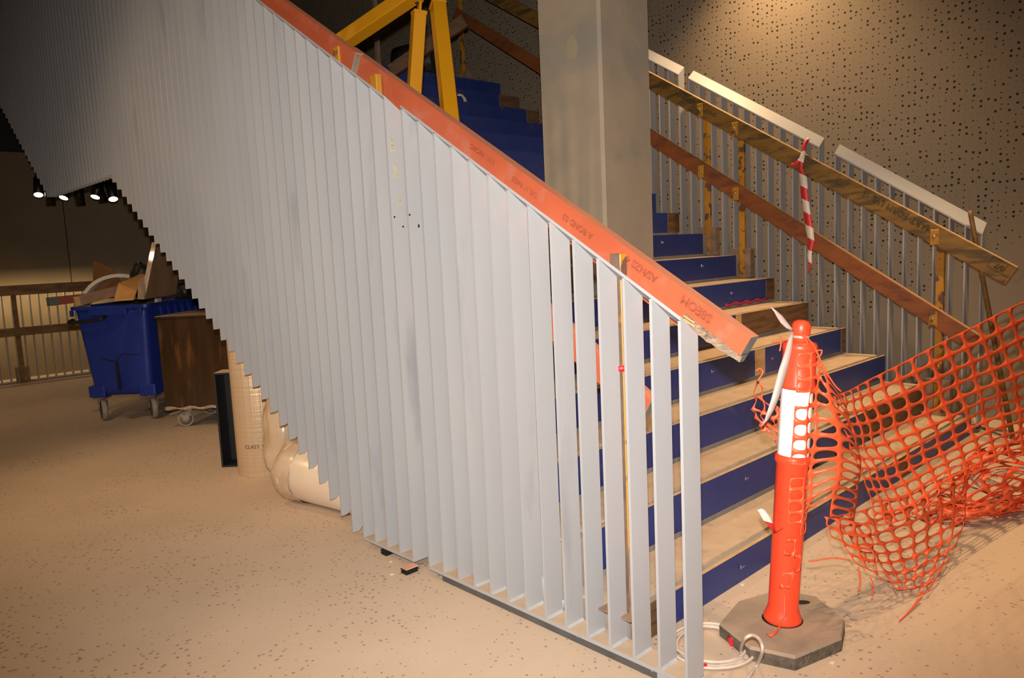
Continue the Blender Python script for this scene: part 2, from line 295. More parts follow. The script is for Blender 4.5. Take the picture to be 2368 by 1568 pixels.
def lettering(txt, size, mat, origin, xdir, ydir, parent, name='lettering', align='CENTER', shear=0.0, outline=False, depth=0.0006):
    """flat printed letters as a mesh: text runs along xdir, letters stand along ydir"""
    cu = bpy.data.curves.new('text', 'FONT'); cu.body = txt; cu.size = size; cu.align_x = align; cu.align_y = 'CENTER'; cu.extrude = depth; cu.shear = shear; cu.resolution_u = 3
    if outline: cu.fill_mode = 'NONE'; cu.bevel_depth = size * 0.025; cu.extrude = 0; cu.bevel_resolution = 0
    t = bpy.data.objects.new('text', cu); COL.objects.link(t)
    dg = bpy.context.evaluated_depsgraph_get(); me = bpy.data.meshes.new_from_object(t.evaluated_get(dg)); bpy.data.objects.remove(t, do_unlink=True)
    x = Vector(xdir).normalized(); y = Vector(ydir); y = (y - x * y.dot(x)).normalized(); z = x.cross(y)
    mt = Matrix((x, y, z)).transposed().to_4x4(); mt.translation = Vector(origin) - wl(parent); me.transform(mt)
    me.materials.clear(); me.materials.append(MATS[mat]); o = link(name, me, parent); return o
def ribbon(path, mat, name, parent=None, loc=None, t=0.0006):
    """path: list of (point, half-width vector)"""
    b = B(); n = len(path); vs = []
    for p, h in path: vs += [Vector(p) - Vector(h), Vector(p) + Vector(h)]
    b.add(vs, [(2 * i, 2 * i + 1, 2 * i + 3, 2 * i + 2) for i in range(n - 1)], mat, True)
    o = b.make(name, parent, loc=loc); thicken(o, t); return o
def smooth_path(pts, k=6):
    pts = [Vector(p) for p in pts]; out = []
    for i in range(len(pts) - 1):
        a = pts[max(i - 1, 0)]; b = pts[i]; c = pts[i + 1]; d = pts[min(i + 2, len(pts) - 1)]
        for j in range(k):
            t = j / k; out.append(0.5 * (2 * b + (c - a) * t + (2 * a - 5 * b + 4 * c - d) * t * t + (3 * b - a - 3 * c + d) * t ** 3))
    out.append(pts[-1]); return out

# ================================================================ SETTING
struct(B().box((-11.2, -8, -0.2), (6.5, 6.0, 0.0), 'floor').make('floor'))
WY = 4.35
wr = struct(B().box((-12.0, WY + 0.02, -0.2), (6.5, WY + 0.2, 6.2), 'black').make('wall_right'))
B().box((-5.445, WY, 0.0), (6.5, WY + 0.02, 6.2), 'perforated_wall').make('wall_panel', wr)
B().box((-11.0, WY, 0.0), (-5.47, WY + 0.02, 6.2), 'perforated_wall').make('wall_panel', wr)
struct(B().box((-12.0, -8, 6.2), (6.5, 6.0, 6.4), 'ceiling').make('ceiling'))
WX = -10.45
wb = struct(B().box((WX - 0.25, -8, -0.2), (WX - 0.02, WY, 6.2), 'black').make('wall_back'))  # black above the panels puts the upper void's darkness into the colour
jy = on(160, 600, 0, WX).y
for a, b_ in ((-8.0, jy - 1.8), (jy - 1.79, jy - 0.006), (jy + 0.006, jy + 2.2), (jy + 2.21, WY)):
    B().box((WX - 0.02, a, 0), (WX, b_, 2.95), 'dark_wall').make('wall_panel', wb)

# ---------------------------------------------------------------- staircase
XN, T, RZ, Z1 = -0.27667, 0.28105, 0.18847, 0.12626
nx = lambda k: XN - (k - 1) * T
nz = lambda k: Z1 + (k - 1) * RZ
YL, YR = 0.10, 3.80
st = thing('staircase', 'wide unfinished concrete stair with dark blue riser boards and dusty treads', 'staircase', (nx(1), 1.97, 0))
BT = 0.018                                               # board thickness
prof = [(nx(1) - BT, 0.0)]
for k in range(1, 18):
    prof += [(nx(k) - BT, nz(k) - 0.014)]
    if k < 17: prof += [(nx(k + 1) - BT, nz(k) - 0.014)]
LX = -7.35
prof += [(LX, nz(17) - 0.014)]
x, z = LX, nz(17) - 0.014
for k in range(9):
    z += RZ; prof += [(x, z)]; x -= T; prof += [(x, z)]
prof += [(x, z - 0.5), (LX - 0.05, nz(17) - 0.45), (nx(17) - 0.15, nz(17) - 0.45), (nx(17) - 0.15, nz(17) - 0.5), (nx(2) - 0.25, 0.0)]
B().prism([(a, YL, b) for a, b in prof], (0, YR - YL, 0), 'concrete_grey').make('concrete_body', st)
RB = {1: [(0.335, 2.50, 'b'), (2.50, 2.64, 'w'), (2.64, 3.80, 'b')], 2: [(0.20, 2.68, 'b'), (2.68, 3.72, 'w')],
      3: [(YL, 2.66, 'b'), (2.66, 2.75, 'w'), (2.75, 3.81, 'b')], 4: [(YL, 2.46, 'b'), (2.46, 2.585, 'l'), (2.585, 3.72, 'b'), (3.72, 3.80, 'w')],
      5: [(YL, 2.72, 'b'), (2.72, 2.79, 'l'), (2.79, 3.79, 'w')], 6: [(YL, 3.66, 'b'), (3.66, 3.79, 'w')], 7: [(YL, 1.65, 'b'), (1.65, 1.98, 'w'), (1.98, 3.70, 'b')],
      8: [(YL, 1.72, 'b'), (1.72, 1.95, 'w'), (1.95, 3.66, 'b')], 9: [(YL, 3.57, 'b'), (3.57, 3.74, 'w')], 13: [(YL, 3.80, 'b')], 14: [(YL, 3.72, 'b'), (3.72, 3.80, 'w')], 15: [(YL, 3.62, 'b'), (3.62, 3.80, 'w')], 16: [(YL, 3.52, 'b'), (3.52, 3.80, 'w')], 17: [(YL, 3.80, 'b')]}
for k in range(1, 18):
    for (a, b_, kind) in RB.get(k, [(YL, 3.8, 'b')]):
        f = {'b': 'blue_ply', 'w': 'dark_wood', 'l': 'light_wood'}[kind]
        zb = (nz(k - 1) if k > 1 else 0.0) + (0.022 if k > 1 else 0.002)
        B().box((nx(k) - BT, a + 0.0015, zb), (nx(k), b_ - 0.0015, nz(k)), f, {'+z': 'ply_edge', '-y': 'ply_edge', '+y': 'ply_edge'}).make('riser_board' if kind == 'b' else 'riser_packer', st)
    if k < 17: B().box((nx(k + 1) + 0.004, YL + 0.002, nz(k) - 0.013), (nx(k) - BT - 0.036, YR, nz(k) - 0.001), 'tread_dust').make('tread_topping', st)
B().box((LX + 0.01, YL + 0.002, nz(17) - 0.013), (nx(17) - 0.06, YR, nz(17) - 0.001), 'tread_dust').make('landing_topping', st)
# dark end timbers at the foot of the stair
for a, b_ in (((-0.292, 0.11, 0.005), (-0.277, 0.33, 0.122)),):
    B().box(a, b_, 'dark_wood').make('riser_packer', st)
nl = []
for q, k in (((1712, 1315), 1), ((1723, 1110), 2), ((1645, 862), 4), ((1690, 681), 6), ((1622, 618), 7), ((1784, 832), 4), ((1530, 563), 8)):
    p = on(*q, 0, nx(k) + 0.002)
    B().bar(p, p + Vector((0.012, 0.012, 0.012)), 0.004, 0.004, 'bolt_steel').bar(p, p + Vector((0.008, -0.010, 0.016)), 0.003, 0.003, 'bolt_steel').make('bent_nail', st)
ribbon([((nx(6) + 0.004, y, nz(5) + 0.03 + 0.008 * math.sin(y * 40)), (0.004, 0, 0.012)) for y in [3.05 + 0.03 * i for i in range(22)]], 'magenta', 'magenta_strip', st)

# ---------------------------------------------------------------- column
cx0, cx1, cy0, cy1 = -2.32, -1.81, 1.875, 2.37
ch = 0.018
poly = [(cx0, cy0), (cx1 - ch, cy0), (cx1, cy0 + ch), (cx1, cy1), (cx0, cy1)]
col = B().prism([(a, b_, nz(6) - 0.1) for a, b_ in poly], (0, 0, 6.2 - nz(6) + 0.1), 'column_concrete').make('concrete_column')
tag(col, 'square bare concrete column standing on the stair', 'column')
pp = on(1322, 113, 1, cy0)
b = B(); n = 20
ring = [(pp.x + 0.048 * math.cos(t) * (1 + 0.08 * math.sin(3 * t)), cy0 - 0.002, pp.z + 0.072 * math.sin(t) - 0.012 * math.cos(2 * t)) for t in [2 * math.pi * i / n for i in range(n)]]
b.prism(ring, (0, 0.004, 0), 'plain_wall'); b.make('patched_hole', col)

# ---------------------------------------------------------------- near balustrade of white flat fins
D, FT, FD = 0.1, 0.010, 0.088
SL = 0.6256
topA = lambda x: 1.16781 - 0.62621 * x
topB = lambda x: 1.14993 - 0.62621 * x
CS = 0.062
def fin_mesh(name, h, foot, rise=None):
    """fin standing on z = 0: thickness along x, depth along y, pointed foot when foot is True"""
    if foot: poly = [(0, 0, 0), (0, 0.030, 0.001), (0, 0.040, 0.006), (0, FD, 0.062), (0, FD, h + (rise or 0)), (0, 0, h)]
    else: poly = [(0, 0, 0), (0, FD, 0), (0, FD, h + (rise or 0)), (0, 0, h)]
    return B().prism([(-FT / 2, p[1], p[2]) for p in poly], (FT, 0, 0), 'white_steel').mesh(name)
def sloped_plate(b, x0, z0, x1, z1, y0, y1, t, m, c=0.0):
    """plate whose top runs from (x0,z0) to (x1,z1)"""
    b.hexa([(x0, y0, z0 - t), (x0, y1, z0 - t + c), (x0, y1, z0 + c), (x0, y0, z0)], [(x1, y0, z1 - t), (x1, y1, z1 - t + c), (x1, y1, z1 + c), (x1, y0, z1)], m)
def holes(fin_x, px, parent):
    p = on(*px, 0, fin_x + FT / 2)
    B().lathe([(0, 0.0), (0.0042, 0.0), (0.0042, 0.0012), (0, 0.0012)], 'black', p, (1, 0, 0), 10, ref=(0, 1, 0)).make('screw_hole', parent)
zb = 0.035
pa = thing('stair_balustrade', 'white steel fin balustrade panel at the stair foot behind the coiled cable', 'balustrade', (-0.65, 0.044, 0), group=None)
for k in range(14):
    x = -(13 - k) * D; h = topA(x) - 0.012 - (zb + 0.008)
    o = link('fin', fin_mesh('fin', h, False, -CS), pa); o.location = Vector((x, 0, zb + 0.008)) - wl(pa)
b = B(); sloped_plate(b, -13 * D - FT / 2, topA(-13 * D), FT / 2, topA(0), 0, FD, 0.012, 'white_steel', -CS); b.make('top_rail', pa)
B().box((-13 * D - FT / 2, 0, zb - 0.006), (FT / 2, FD, zb + 0.008), 'white_steel', {'+z': 'dust_top'}).make('bottom_rail', pa)
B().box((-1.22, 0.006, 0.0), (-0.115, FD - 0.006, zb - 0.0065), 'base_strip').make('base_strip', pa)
B().box((-0.114, 0.006, 0.0), (0.0, FD - 0.006, zb - 0.0065), 'white_steel').make('base_strip', pa)
for k, (xa, za) in {2: (-1.125, .388), 3: (-1.017, .324), 4: (-0.913, .26), 5: (-0.809, .204), 6: (-0.705, .145), 7: (-0.603, .083)}.items():
    x = -(13 - k) * D
    B().tube([(x + 0.004, FD + 0.002, z_) for z_ in (zb + 0.01, zb + 0.5 * za, za)], 0.0055, 'silicone_white', 6).make('weld_bead', pa)
for k in range(3, 13):
    x = -(13 - k) * D
    b = B(); b.prism([(x + FT / 2, 0.004, zb + 0.008), (x + FT / 2 + 0.008, 0.004, zb + 0.008), (x + FT / 2, 0.004, zb + 0.016)], (0, FD - 0.008, 0), 'silicone_white'); b.make('weld_bead', pa)
xb = lambda k: -(13 - k) * D - 0.01939
pb = thing('stair_balustrade', 'white steel fin cladding of the first flight with saw tooth lower edge', 'balustrade', (-3.5, 0.044, 0))
soff = lambda x: 0.028 - 0.62506 * (x + 1.9)
hB = topB(0) - 0.012 - soff(0)
shared = fin_mesh('fin', hB, True, -CS)
for k in range(-1, -40, -1):
    x = xb(k)
    if k >= -5:
        o = link('fin', fin_mesh('fin', topB(x) - 0.012 - zb - 0.008, False, -CS), pb); o.location = Vector((x, 0, zb + 0.008)) - wl(pb)
    else:
        o = link('fin', shared, pb); o.location = Vector((x, 0, soff(x))) - wl(pb)
    if k == -1: f1 = x
b = B(); sloped_plate(b, xb(-39) - FT / 2, topB(xb(-39)), xb(-1) + FT / 2, topB(xb(-1)), 0, FD, 0.012, 'white_steel', -CS); b.make('top_rail', pb)
B().box((xb(-5) - FT / 2, 0, zb - 0.006), (xb(-1) + FT / 2, FD, zb + 0.008), 'white_steel', {'+z': 'dust_top'}).make('bottom_rail', pb)
for q in ((912, 502), (932, 524)): holes(xb(-1), q, pb)
for q in ((591, 205), (609, 197)): 
    kk = min(range(-39, 0), key=lambda k: abs(on(*q, 1, 0.05).x - xb(k)) + (9 if on(*q, 1, 0.05).x < xb(k) else 0)); 
    holes(xb(kk), q, pb)
for q in ((947, 497), (968, 521)): holes(-13 * D if q[0] < 960 else -12 * D, q, pa)
# chalk writing down the last fin of the upper panel
for txt, q in (('1PM2', (906, 335)), ('A22C', (916, 395)), ('P02', (924, 465))):
    p = on(*q, 0, xb(-1) + FT / 2 + 0.0012); lettering(txt, 0.026, 'chalk_yellow', p, (0, 0.10, -1), (0, 1, 0.10), pb, 'chalk_writing', shear=0.2, outline=True)
pc = thing('stair_balustrade', 'white steel fin cladding along the stair landing above the spotlights', 'balustrade', (-6.2, 0.044, 2.1))
zl0, zl1 = 2.102, 4.16
lm = fin_mesh('fin', zl1 - zl0, False)
for k in range(-40, -60, -1):
    o = link('fin', lm, pc); o.location = Vector((xb(k), 0, zl0)) - wl(pc)
B().box((xb(-59) - FT / 2, 0, zl1), (xb(-40) + FT / 2, FD, zl1 + 0.012), 'white_steel').make('top_rail', pc)
pd = thing('stair_balustrade', 'white steel fin cladding of the second flight rising above the dark back wall', 'balustrade', (-8.5, 0.044, 3.0))
lm2 = fin_mesh('fin', 2.03, True)
for k in range(-60, -88, -1):
    zz = 2.102 + 0.687 * (xb(-59) - xb(k)); hh = min(2.03, 6.19 - zz)
    o = link('fin', lm2 if hh >= 2.03 else fin_mesh('fin', hh, True), pd); o.location = Vector((xb(k), 0, zz)) - wl(pd)
b = B(); sloped_plate(b, xb(-87), 6.2, xb(-60), 2.102 + 0.0687 + 2.042, 0, FD, 0.012, 'white_steel')
# packers under the bottom rail
for (px, h, lid, nm) in (((940, 1326), 0.028, True, 'stack of black plastic packers with a wooden lid under the white balustrade'), ((893, 1282), 0.028, False, 'dark packer block tucked under the white balustrade bottom rail')):
    p = on(*px, 2, 0.0); t = thing('packer', nm, 'packer', (p.x, p.y, 0))
    nlay = 5
    for i in range(nlay):
        j = random.uniform(-0.003, 0.003); hh = h / nlay
        B().box((p.x - 0.020 + j, p.y - 0.012 + j, i * hh), (p.x + 0.020 + j, p.y + 0.05 + j, (i + 1) * hh - 0.0008), 'packer_lid' if (lid and i == nlay - 1) else 'black').make('shim', t)

# ---------------------------------------------------------------- orange guard rail behind the near balustrade
RY = 0.135
th = math.atan(0.64); dv = Vector((math.cos(th), 0, -math.sin(th))); pv = Vector((math.sin(th), 0, math.cos(th)))
def timber(name, label, cat, p_end, p_start, h, w_, face, edge, endm, broken=False, y=RY, bev=0.003):
    """beam whose upper front edge runs from p_start down to p_end"""
    a = Vector(p_start); e = Vector(p_end); d = (e - a).normalized(); up = Vector((d.z, 0, -d.x)); up = -up if up.z < 0 else up
    t = thing(name, label, cat, (e.x, e.y, e.z - h))
    qd = lambda c, hh: [c - up * hh, c - up * hh + Vector((0, w_, 0)), c + Vector((0, w_, 0)), c]
    if broken:
        c0 = e - d * 0.22
        B().hexa(qd(a, h), qd(c0, h), face, {'2': edge, 'b': endm, '1': face}).make('beam', t)
        B().hexa(qd(c0, h * 0.56), qd(e, h * 0.58), face, {'2': edge, 'b': endm}).make('broken_end', t)
        return t, d, up
    B().hexa(qd(a, h), qd(e, h), face, {'2': edge, 'b': endm, 'a': endm}).make('beam', t, bevel=bev)
    return t, d, up
pe = on(1737, 781, 1, RY); ps = on(840, 133, 1, RY); ps = Vector((ps.x - 0.12, RY, ps.z + 0.12 * 0.64))
rt, rd, rup = timber('guard_rail', 'orange painted timber guard rail with a splintered lower end', 'handrail', pe, ps, 0.112, 0.045, 'orange_timber', 'orange_timber_edge', 'green_grey_paint', broken=True)
# splintered core of the broken end: ragged lower strip, set in from the painted face
b = B(); n = 14; rows = []
c0 = pe - rd * 0.24
for i in range(n + 1):
    t_ = i / n; c = c0 + rd * (0.24 * t_)
    lo = 0.112 - 0.022 * t_ + random.uniform(-0.004, 0.004) if i < n else 0.092
    hi = 0.060 + random.uniform(-0.003, 0.003)
    yy = 0.006 + random.uniform(0, 0.007) + 0.004 * math.sin(7 * t_)
    rows.append([c - rup * hi + Vector((0, yy * 0.3, 0)), c - rup * (hi * 0.6 + lo * 0.4) + Vector((0, yy, 0)), c - rup * lo + Vector((0, yy + 0.004, 0)), c - rup * lo + Vector((0, 0.043, 0)), c - rup * hi + Vector((0, 0.043, 0))])
vs = [p for r in rows for p in r]
b.add(vs, [(i * 5 + j, i * 5 + (j + 1) % 5, (i + 1) * 5 + (j + 1) % 5, (i + 1) * 5 + j) for i in range(n) for j in range(5)] + [(4, 3, 2, 1, 0)], 'splintered_wood')
b.add(vs, [tuple(n * 5 + j for j in range(5))], 'green_grey_paint')
b.make('splintered_core', rt)
for i in range(9):
    c = c0 + rd * random.uniform(-0.005, 0.03) - rup * random.uniform(0.068, 0.105)
    B().bar(c + Vector((0, -0.001, 0)), c + rd * random.uniform(0.02, 0.05) + Vector((0, 0.003, 0)), 0.004, 0.006, 'light_wood').make('splinter', rt)
for txt, px, sz in (('S8EOM', (1610, 714), 0.040), ('AS/NZS 4', (1483, 622), 0.034), ('A BOND 03', (1335, 523), 0.030), ('LVL 11 RADS', (1212, 432), 0.026), ('21/11 ABOND', (1115, 356), 0.026)):
    p = on(*px, 1, RY - 0.0012); lettering(txt, sz, 'ink_red', p, -rd, -rup, rt, 'stamped_text', outline=True)
lp = on(843, 132, 1, RY - 0.02); 
pe2 = on(822, 122, 1, RY - 0.03); ps2 = pe2 - rd * 1.8
timber('guard_rail', 'orange painted timber guard rail with a grey sawn end above the lower one', 'handrail', pe2, ps2, 0.098, 0.045, 'orange_timber', 'orange_timber_edge', 'grey_wood_end', y=RY - 0.03)
me_ = on(1508, 925, 1, 0.195); ms_ = on(1150, 610, 1, 0.195)
timber('guard_rail', 'dull orange timber mid rail seen between the white fins', 'handrail', me_, ms_ - (me_ - ms_) * 0.6, 0.098, 0.045, 'orange_timber', 'orange_timber_edge', 'grey_wood_end', y=0.195)

def post(name, label, x, y, z0, z1, wx=0.042, wy=0.038, plate=0.0, mats=None, socket=None, brackets=(), front=None):
    t = thing(name, label, 'post', (x, y, z0))
    m = mats or 'yellow_rust_steel'
    b = B(); th_ = 0.005
    B().box((x - wx / 2, y - wy / 2, z0), (x + wx / 2, y + wy / 2, z1), m, {'-y': front or m}).make('post_tube', t, bevel=0.003)
    if socket:
        B().box((x - socket[0], y - wy / 2 - 0.006, z0), (x - wx / 2 - 0.001, y + wy / 2 + 0.03, z0 + socket[1]), 'dusty_steel').make('socket_plate', t, bevel=0.002)
        B().box((x + wx / 2 + 0.001, y - wy / 2 - 0.006, z0), (x + socket[0], y + wy / 2 + 0.03, z0 + socket[1]), 'dusty_steel').make('socket_plate', t, bevel=0.002)
        B().box((x - socket[0] - 0.03, y - 0.06, z0), (x + socket[0], y + 0.05, z0 + 0.006), 'dusty_steel').make('base_plate', t)
    for (bx, by, bz, w_, h_) in brackets:
        br = B().box((bx - w_ / 2, by - 0.010, bz - h_ / 2), (bx + w_ / 2, by, bz + h_ / 2), m).make('rail_bracket', t, bevel=0.004)
        B().lathe([(0, 0.006), (0.009, 0.006), (0.011, 0.003), (0.011, 0)], 'bolt_steel', (bx - 0.002, by - 0.010, bz + 0.005), (0, -1, 0), 8).make('bolt', br)
    return t
py_ = 0.113
post('rail_post', 'rusty yellow steel post with red tape standing behind the white fins', -0.307, py_, nz(1), 1.355, 0.045, 0.036, mats='yellow_rust_steel', socket=(0.055, 0.24), front='rusty_steel')
for q, nm in (((778, 108), 'stubby yellow post top holding the grey ended orange rail'), ((865, 172), 'stubby yellow post top beside the joint of the orange rails')):
    p = on(*q, 1, py_ - 0.01); kk = int((XN - p.x) / T) + 1
    post('rail_post', nm, p.x, py_ - 0.002, nz(kk), p.z, 0.048, 0.030)
pt = on(1441, 852, 1, py_ - 0.02); tag(B().lathe([(0.0, 0), (0.034, 0), (0.035, 0.018), (0.0, 0.019)], 'tape_red', (-0.307, py_, pt.z - 0.01), (0, 0, 1), 12).make('red_tape', loc=(-0.307, py_, pt.z)), 'red tape wrapped round the rusty yellow post', 'tape')

# ---------------------------------------------------------------- far balustrade against the perforated wall
CF = 0.072
def far_panel(label, x0, x1, z0, z1, y=3.85):
    """x0: lower end, x1: upper end; z: top of the cap"""
    t = thing('stair_balustrade', label, 'balustrade', ((x0 + x1) / 2, y + FD / 2, 0)); sl = (z1 - z0) / (x1 - x0); n = int(round((x0 - x1) / D))
    for i in range(n + 1):
        x = x0 - i * (x0 - x1) / n; zt = z0 + sl * (x - x0) - 0.012; zz = max(zb, zt - 1.75)
        o = link('fin', fin_mesh('fin', zt - zz, False, CF), t); o.location = Vector((x, y, zz)) - wl(t)
    b = B(); sloped_plate(b, x1 - FT / 2, z1, x0 + FT / 2, z0, y, y + FD, 0.012, 'white_steel', CF); b.make('top_rail', t)
    if zb >= z0 - 1.762: B().box((x1 if z1 < 1.8 else x0 - (1.78 - z0) / -sl, y, zb), (x0 + FT / 2, y + FD, zb + 0.008), 'white_steel').make('bottom_rail', t)
far_panel('white fin balustrade below the perforated wall where the wooden stick leans', -0.257, -1.226, 1.345, 1.985)
far_panel('white fin balustrade below the perforated wall where the striped tape hangs', -1.352, -2.480, 2.046, 2.767)
far_panel('white fin balustrade below the perforated wall right behind the concrete column', -2.585, -3.2, 2.815, 3.205)

# far guard rails
FY = 3.71
def far_rail(label, pe, ps, h, w_, face, edge, endm):
    return timber('guard_rail', label, 'handrail', pe, ps, h, w_, face, edge, endm, y=FY)
e1 = on(2352, 618, 1, FY); s1 = on(1500, 166, 1, FY); d1 = (s1 - e1)
ft, fd, fup = far_rail('yellow brown stamped timber guard rail below the perforated wall', e1, e1 + d1 * 1.95, 0.125, 0.045, 'yellow_timber', 'pale_timber_edge', 'pale_timber_edge')
e2 = on(2268, 778, 1, FY); s2 = on(1507, 301, 1, FY); d2 = (s2 - e2)
gt_, gd, gup = far_rail('red brown stamped timber mid rail below the yellow rail', e2, e2 + d2 * 2.0, 0.115, 0.045, 'rust_timber', 'pale_timber_edge', 'dark_wood')
for txt, px, sz, ol in (('SMART', (2137, 522), 0.062, True), ('FORM', (2075, 489), 0.062, False), ('LVL', (2031, 464), 0.062, True), ('15', (2003, 449), 0.05, False),
                        ('LVL', (1567, 217), 0.055, True), ('a n', (1540, 205), 0.045, False), ('FORM', (1592, 231), 0.05, False), ('SMART', (1640, 258), 0.05, True), ('0/7', (2312, 617), 0.045, True)):
    p = on(*px, 1, FY - 0.0015); lettering(txt, sz, 'ink_olive', p, -fd, -fup, ft, 'stamped_text', outline=ol)
for cpx, L_ in (((2325, 622), 0.20), ((1938, 412), 0.16)):
    p = on(*cpx, 1, FY - 0.001)
    for (u0, v0, u1, v1) in ((-.5, -.035, .5, -.035), (-.5, .035, .5, .035), (-.5, -.035, -.5, .035), (.5, -.035, .5, .035), (0, -.035, 0, .035)):
        B().bar(p + fd * u0 * L_ + fup * v0, p + fd * u1 * L_ + fup * v1, 0.001, 0.003, 'ink_olive', up=(0, 1, 0)).make('stamp_frame', ft)
for i in (1, 3, 5, 6):                                   # worn, unreadable stamp: rows of short dashes
    p = on(1560 + i * 86, 352 + i * 53.5, 1, FY - 0.001); b = B()
    for q in range(26):
        c = p + gd * ((q % 13) * 0.017 - 0.11) + gup * (0.012 if q < 13 else -0.014); l_ = random.uniform(0.004, 0.012)
        b.bar(c - gup * l_, c + gup * l_ + gd * random.uniform(-0.004, 0.006), 0.001, 0.003, 'ink', up=(0, 1, 0))
    b.make('worn_stamp', gt_)
yp = 3.775
fz = lambda x, e, d: e.z + (x - e.x) * d.z / d.x
for x, k, nm in ((-1.945, 6, 'yellow post on the tread above the orange bollard side brown riser'), (-2.262, 7, 'yellow post on the tread close to the concrete column'), (-0.475, 1, 'peeling yellow post behind the orange mesh'), (-5.335, 17, 'thin yellow post standing on the stair landing')):
    zt = fz(x, e1, d1) - 0.03; br = []
    for (e_, d_, h_) in ((e1, d1, 0.125), (e2, d2, 0.115)):
        zc = fz(x, e_, d_) - h_ * 0.62; br.append((x - 0.02, FY - 0.001, zc, 0.055, 0.105))
    post('rail_post', nm, x, yp, nz(k), zt, 0.05, 0.035, socket=(0.078, 0.24) if k != 17 else (0.09, 0.22), brackets=br if k != 17 else ())

# ---------------------------------------------------------------- striped tape hanging from the far rail
y_ = FY - 0.012
tp = thing('barrier_tape', 'red and white striped tape hanging from the yellow timber rail', 'tape', on(1858, 360, 1, y_))
pts = [((1858, 352), 9, .9), ((1853, 375), 8, .2), ((1851, 392), 8, .9), ((1858, 415), 13, 1), ((1861, 450), 13, .9), ((1866, 490), 12, .9), ((1872, 530), 14, 1), ((1877, 560), 10, .8), ((1872, 590), 8, .7), ((1874, 610), 5, .6), ((1868, 632), 2, .4)]
pa_ = []
for q, hw, c in pts:
    p = on(*q, 1, y_ - 0.004); hwm = 0.72 * hw * (p - CAM).length / FPX; pa_.append((p, Vector((0.8 * hwm, hwm * 0.5 * (1 - c), hwm * 0.25))))
ribbon(pa_, 'tape_striped', 'tape_tail', tp)
kp = on(1858, 352, 1, y_); 
B().tube(smooth_path([kp + Vector((0.01, 0.06, 0.10)), kp + Vector((0, 0.015, 0.055)), kp + Vector((0, 0, -0.01)), kp + Vector((-0.045, -0.002, -0.07)), kp + Vector((-0.09, 0.002, -0.085))]), [0.012, 0.013, 0.014, 0.015, 0.016] * 5, 'tape_striped', 7).make('knot', tp)

# ---------------------------------------------------------------- leaning stick
sa = on(2243, 487, 1, 3.815); sb_ = on(2341, 1010, 1, 3.82); sb_ = sa + (sb_ - sa) * ((sa.z - 0.0) / (sa.z - sb_.z))
tag(B().tube([sa, sa + (sb_ - sa) * 0.02, sb_], [0.013, 0.0155, 0.0165], 'brown_timber', 12).make('broom_handle', loc=sb_), 'thin round wooden stick leaning across the white balustrade', 'stick')

# ---------------------------------------------------------------- yellow steel tripod on the stair
t = thing('steel_tripod', 'yellow square tube lifting tripod standing on the stair', 'tripod', (-2.35, 1.1, nz(8)))
apex = at(985, -40, 4.35)
def leg(p_top, p_dir, w_, zfoot, nm='leg', rot=0):
    p_top = Vector(p_top); d = (Vector(p_dir) - p_top).normalized(); L_ = (p_top.z - zfoot) / -d.z; q = p_top + d * L_
    B().bar(p_top, q, w_, w_, 'tripod_yellow', up=(0.33, 0.94, 0)).make(nm, t, bevel=0.004)
    B().bar(p_top - d * 0.002, p_top + d * 0.018, w_ + 0.006, w_ + 0.006, 'tripod_yellow', up=(0.33, 0.94, 0)).make('leg_cap', t, bevel=0.002)
    lug = B().bar(p_top - d * 0.12, p_top - d * 0.002, w_ * 0.62, w_ * 0.2, 'tripod_yellow', up=(0.33, 0.94, 0)).make('lug', t)
    B().lathe([(0, 0.010), (0.010, 0.010), (0.010, 0), (0, 0)], 'black_steel', p_top - d * 0.045 + Vector((0.004, -0.018, 0)), (0.33, -0.94, 0), 10).make('pin', lug)
    B().box((q.x - 0.06, q.y - 0.06, zfoot), (q.x + 0.06, q.y + 0.06, zfoot + 0.01), 'tripod_yellow').make('foot_plate', t)
    return q
def tread_z(x): return nz(int((XN - x) / T) + 1)
pl, ql = at(969, 27, 4.35), at(958, 205, 4.40)
leg(pl, ql, 0.072, tread_z(-2.41))
pr, qr = at(1012, 8, 4.32), at(1040, 265, 4.05)
dr = (qr - pr).normalized(); zf = nz(7)
for _ in range(6):
    xf = pr.x + dr.x * ((pr.z - zf) / -dr.z); zf = tread_z(xf)
leg(pr, qr, 0.078, zf)
pd_, qd_ = at(965, -20, 4.30), at(800, 92, 4.6)
dl = (qd_ - pd_).normalized(); zf = nz(10)
for _ in range(6):
    zf = nz(13)
leg(pd_, qd_, 0.085, zf)
B().box((apex.x - 0.09, apex.y - 0.07, apex.z - 0.04), (apex.x + 0.07, apex.y + 0.09, apex.z + 0.10), 'tripod_yellow').make('head', t, bevel=0.01)

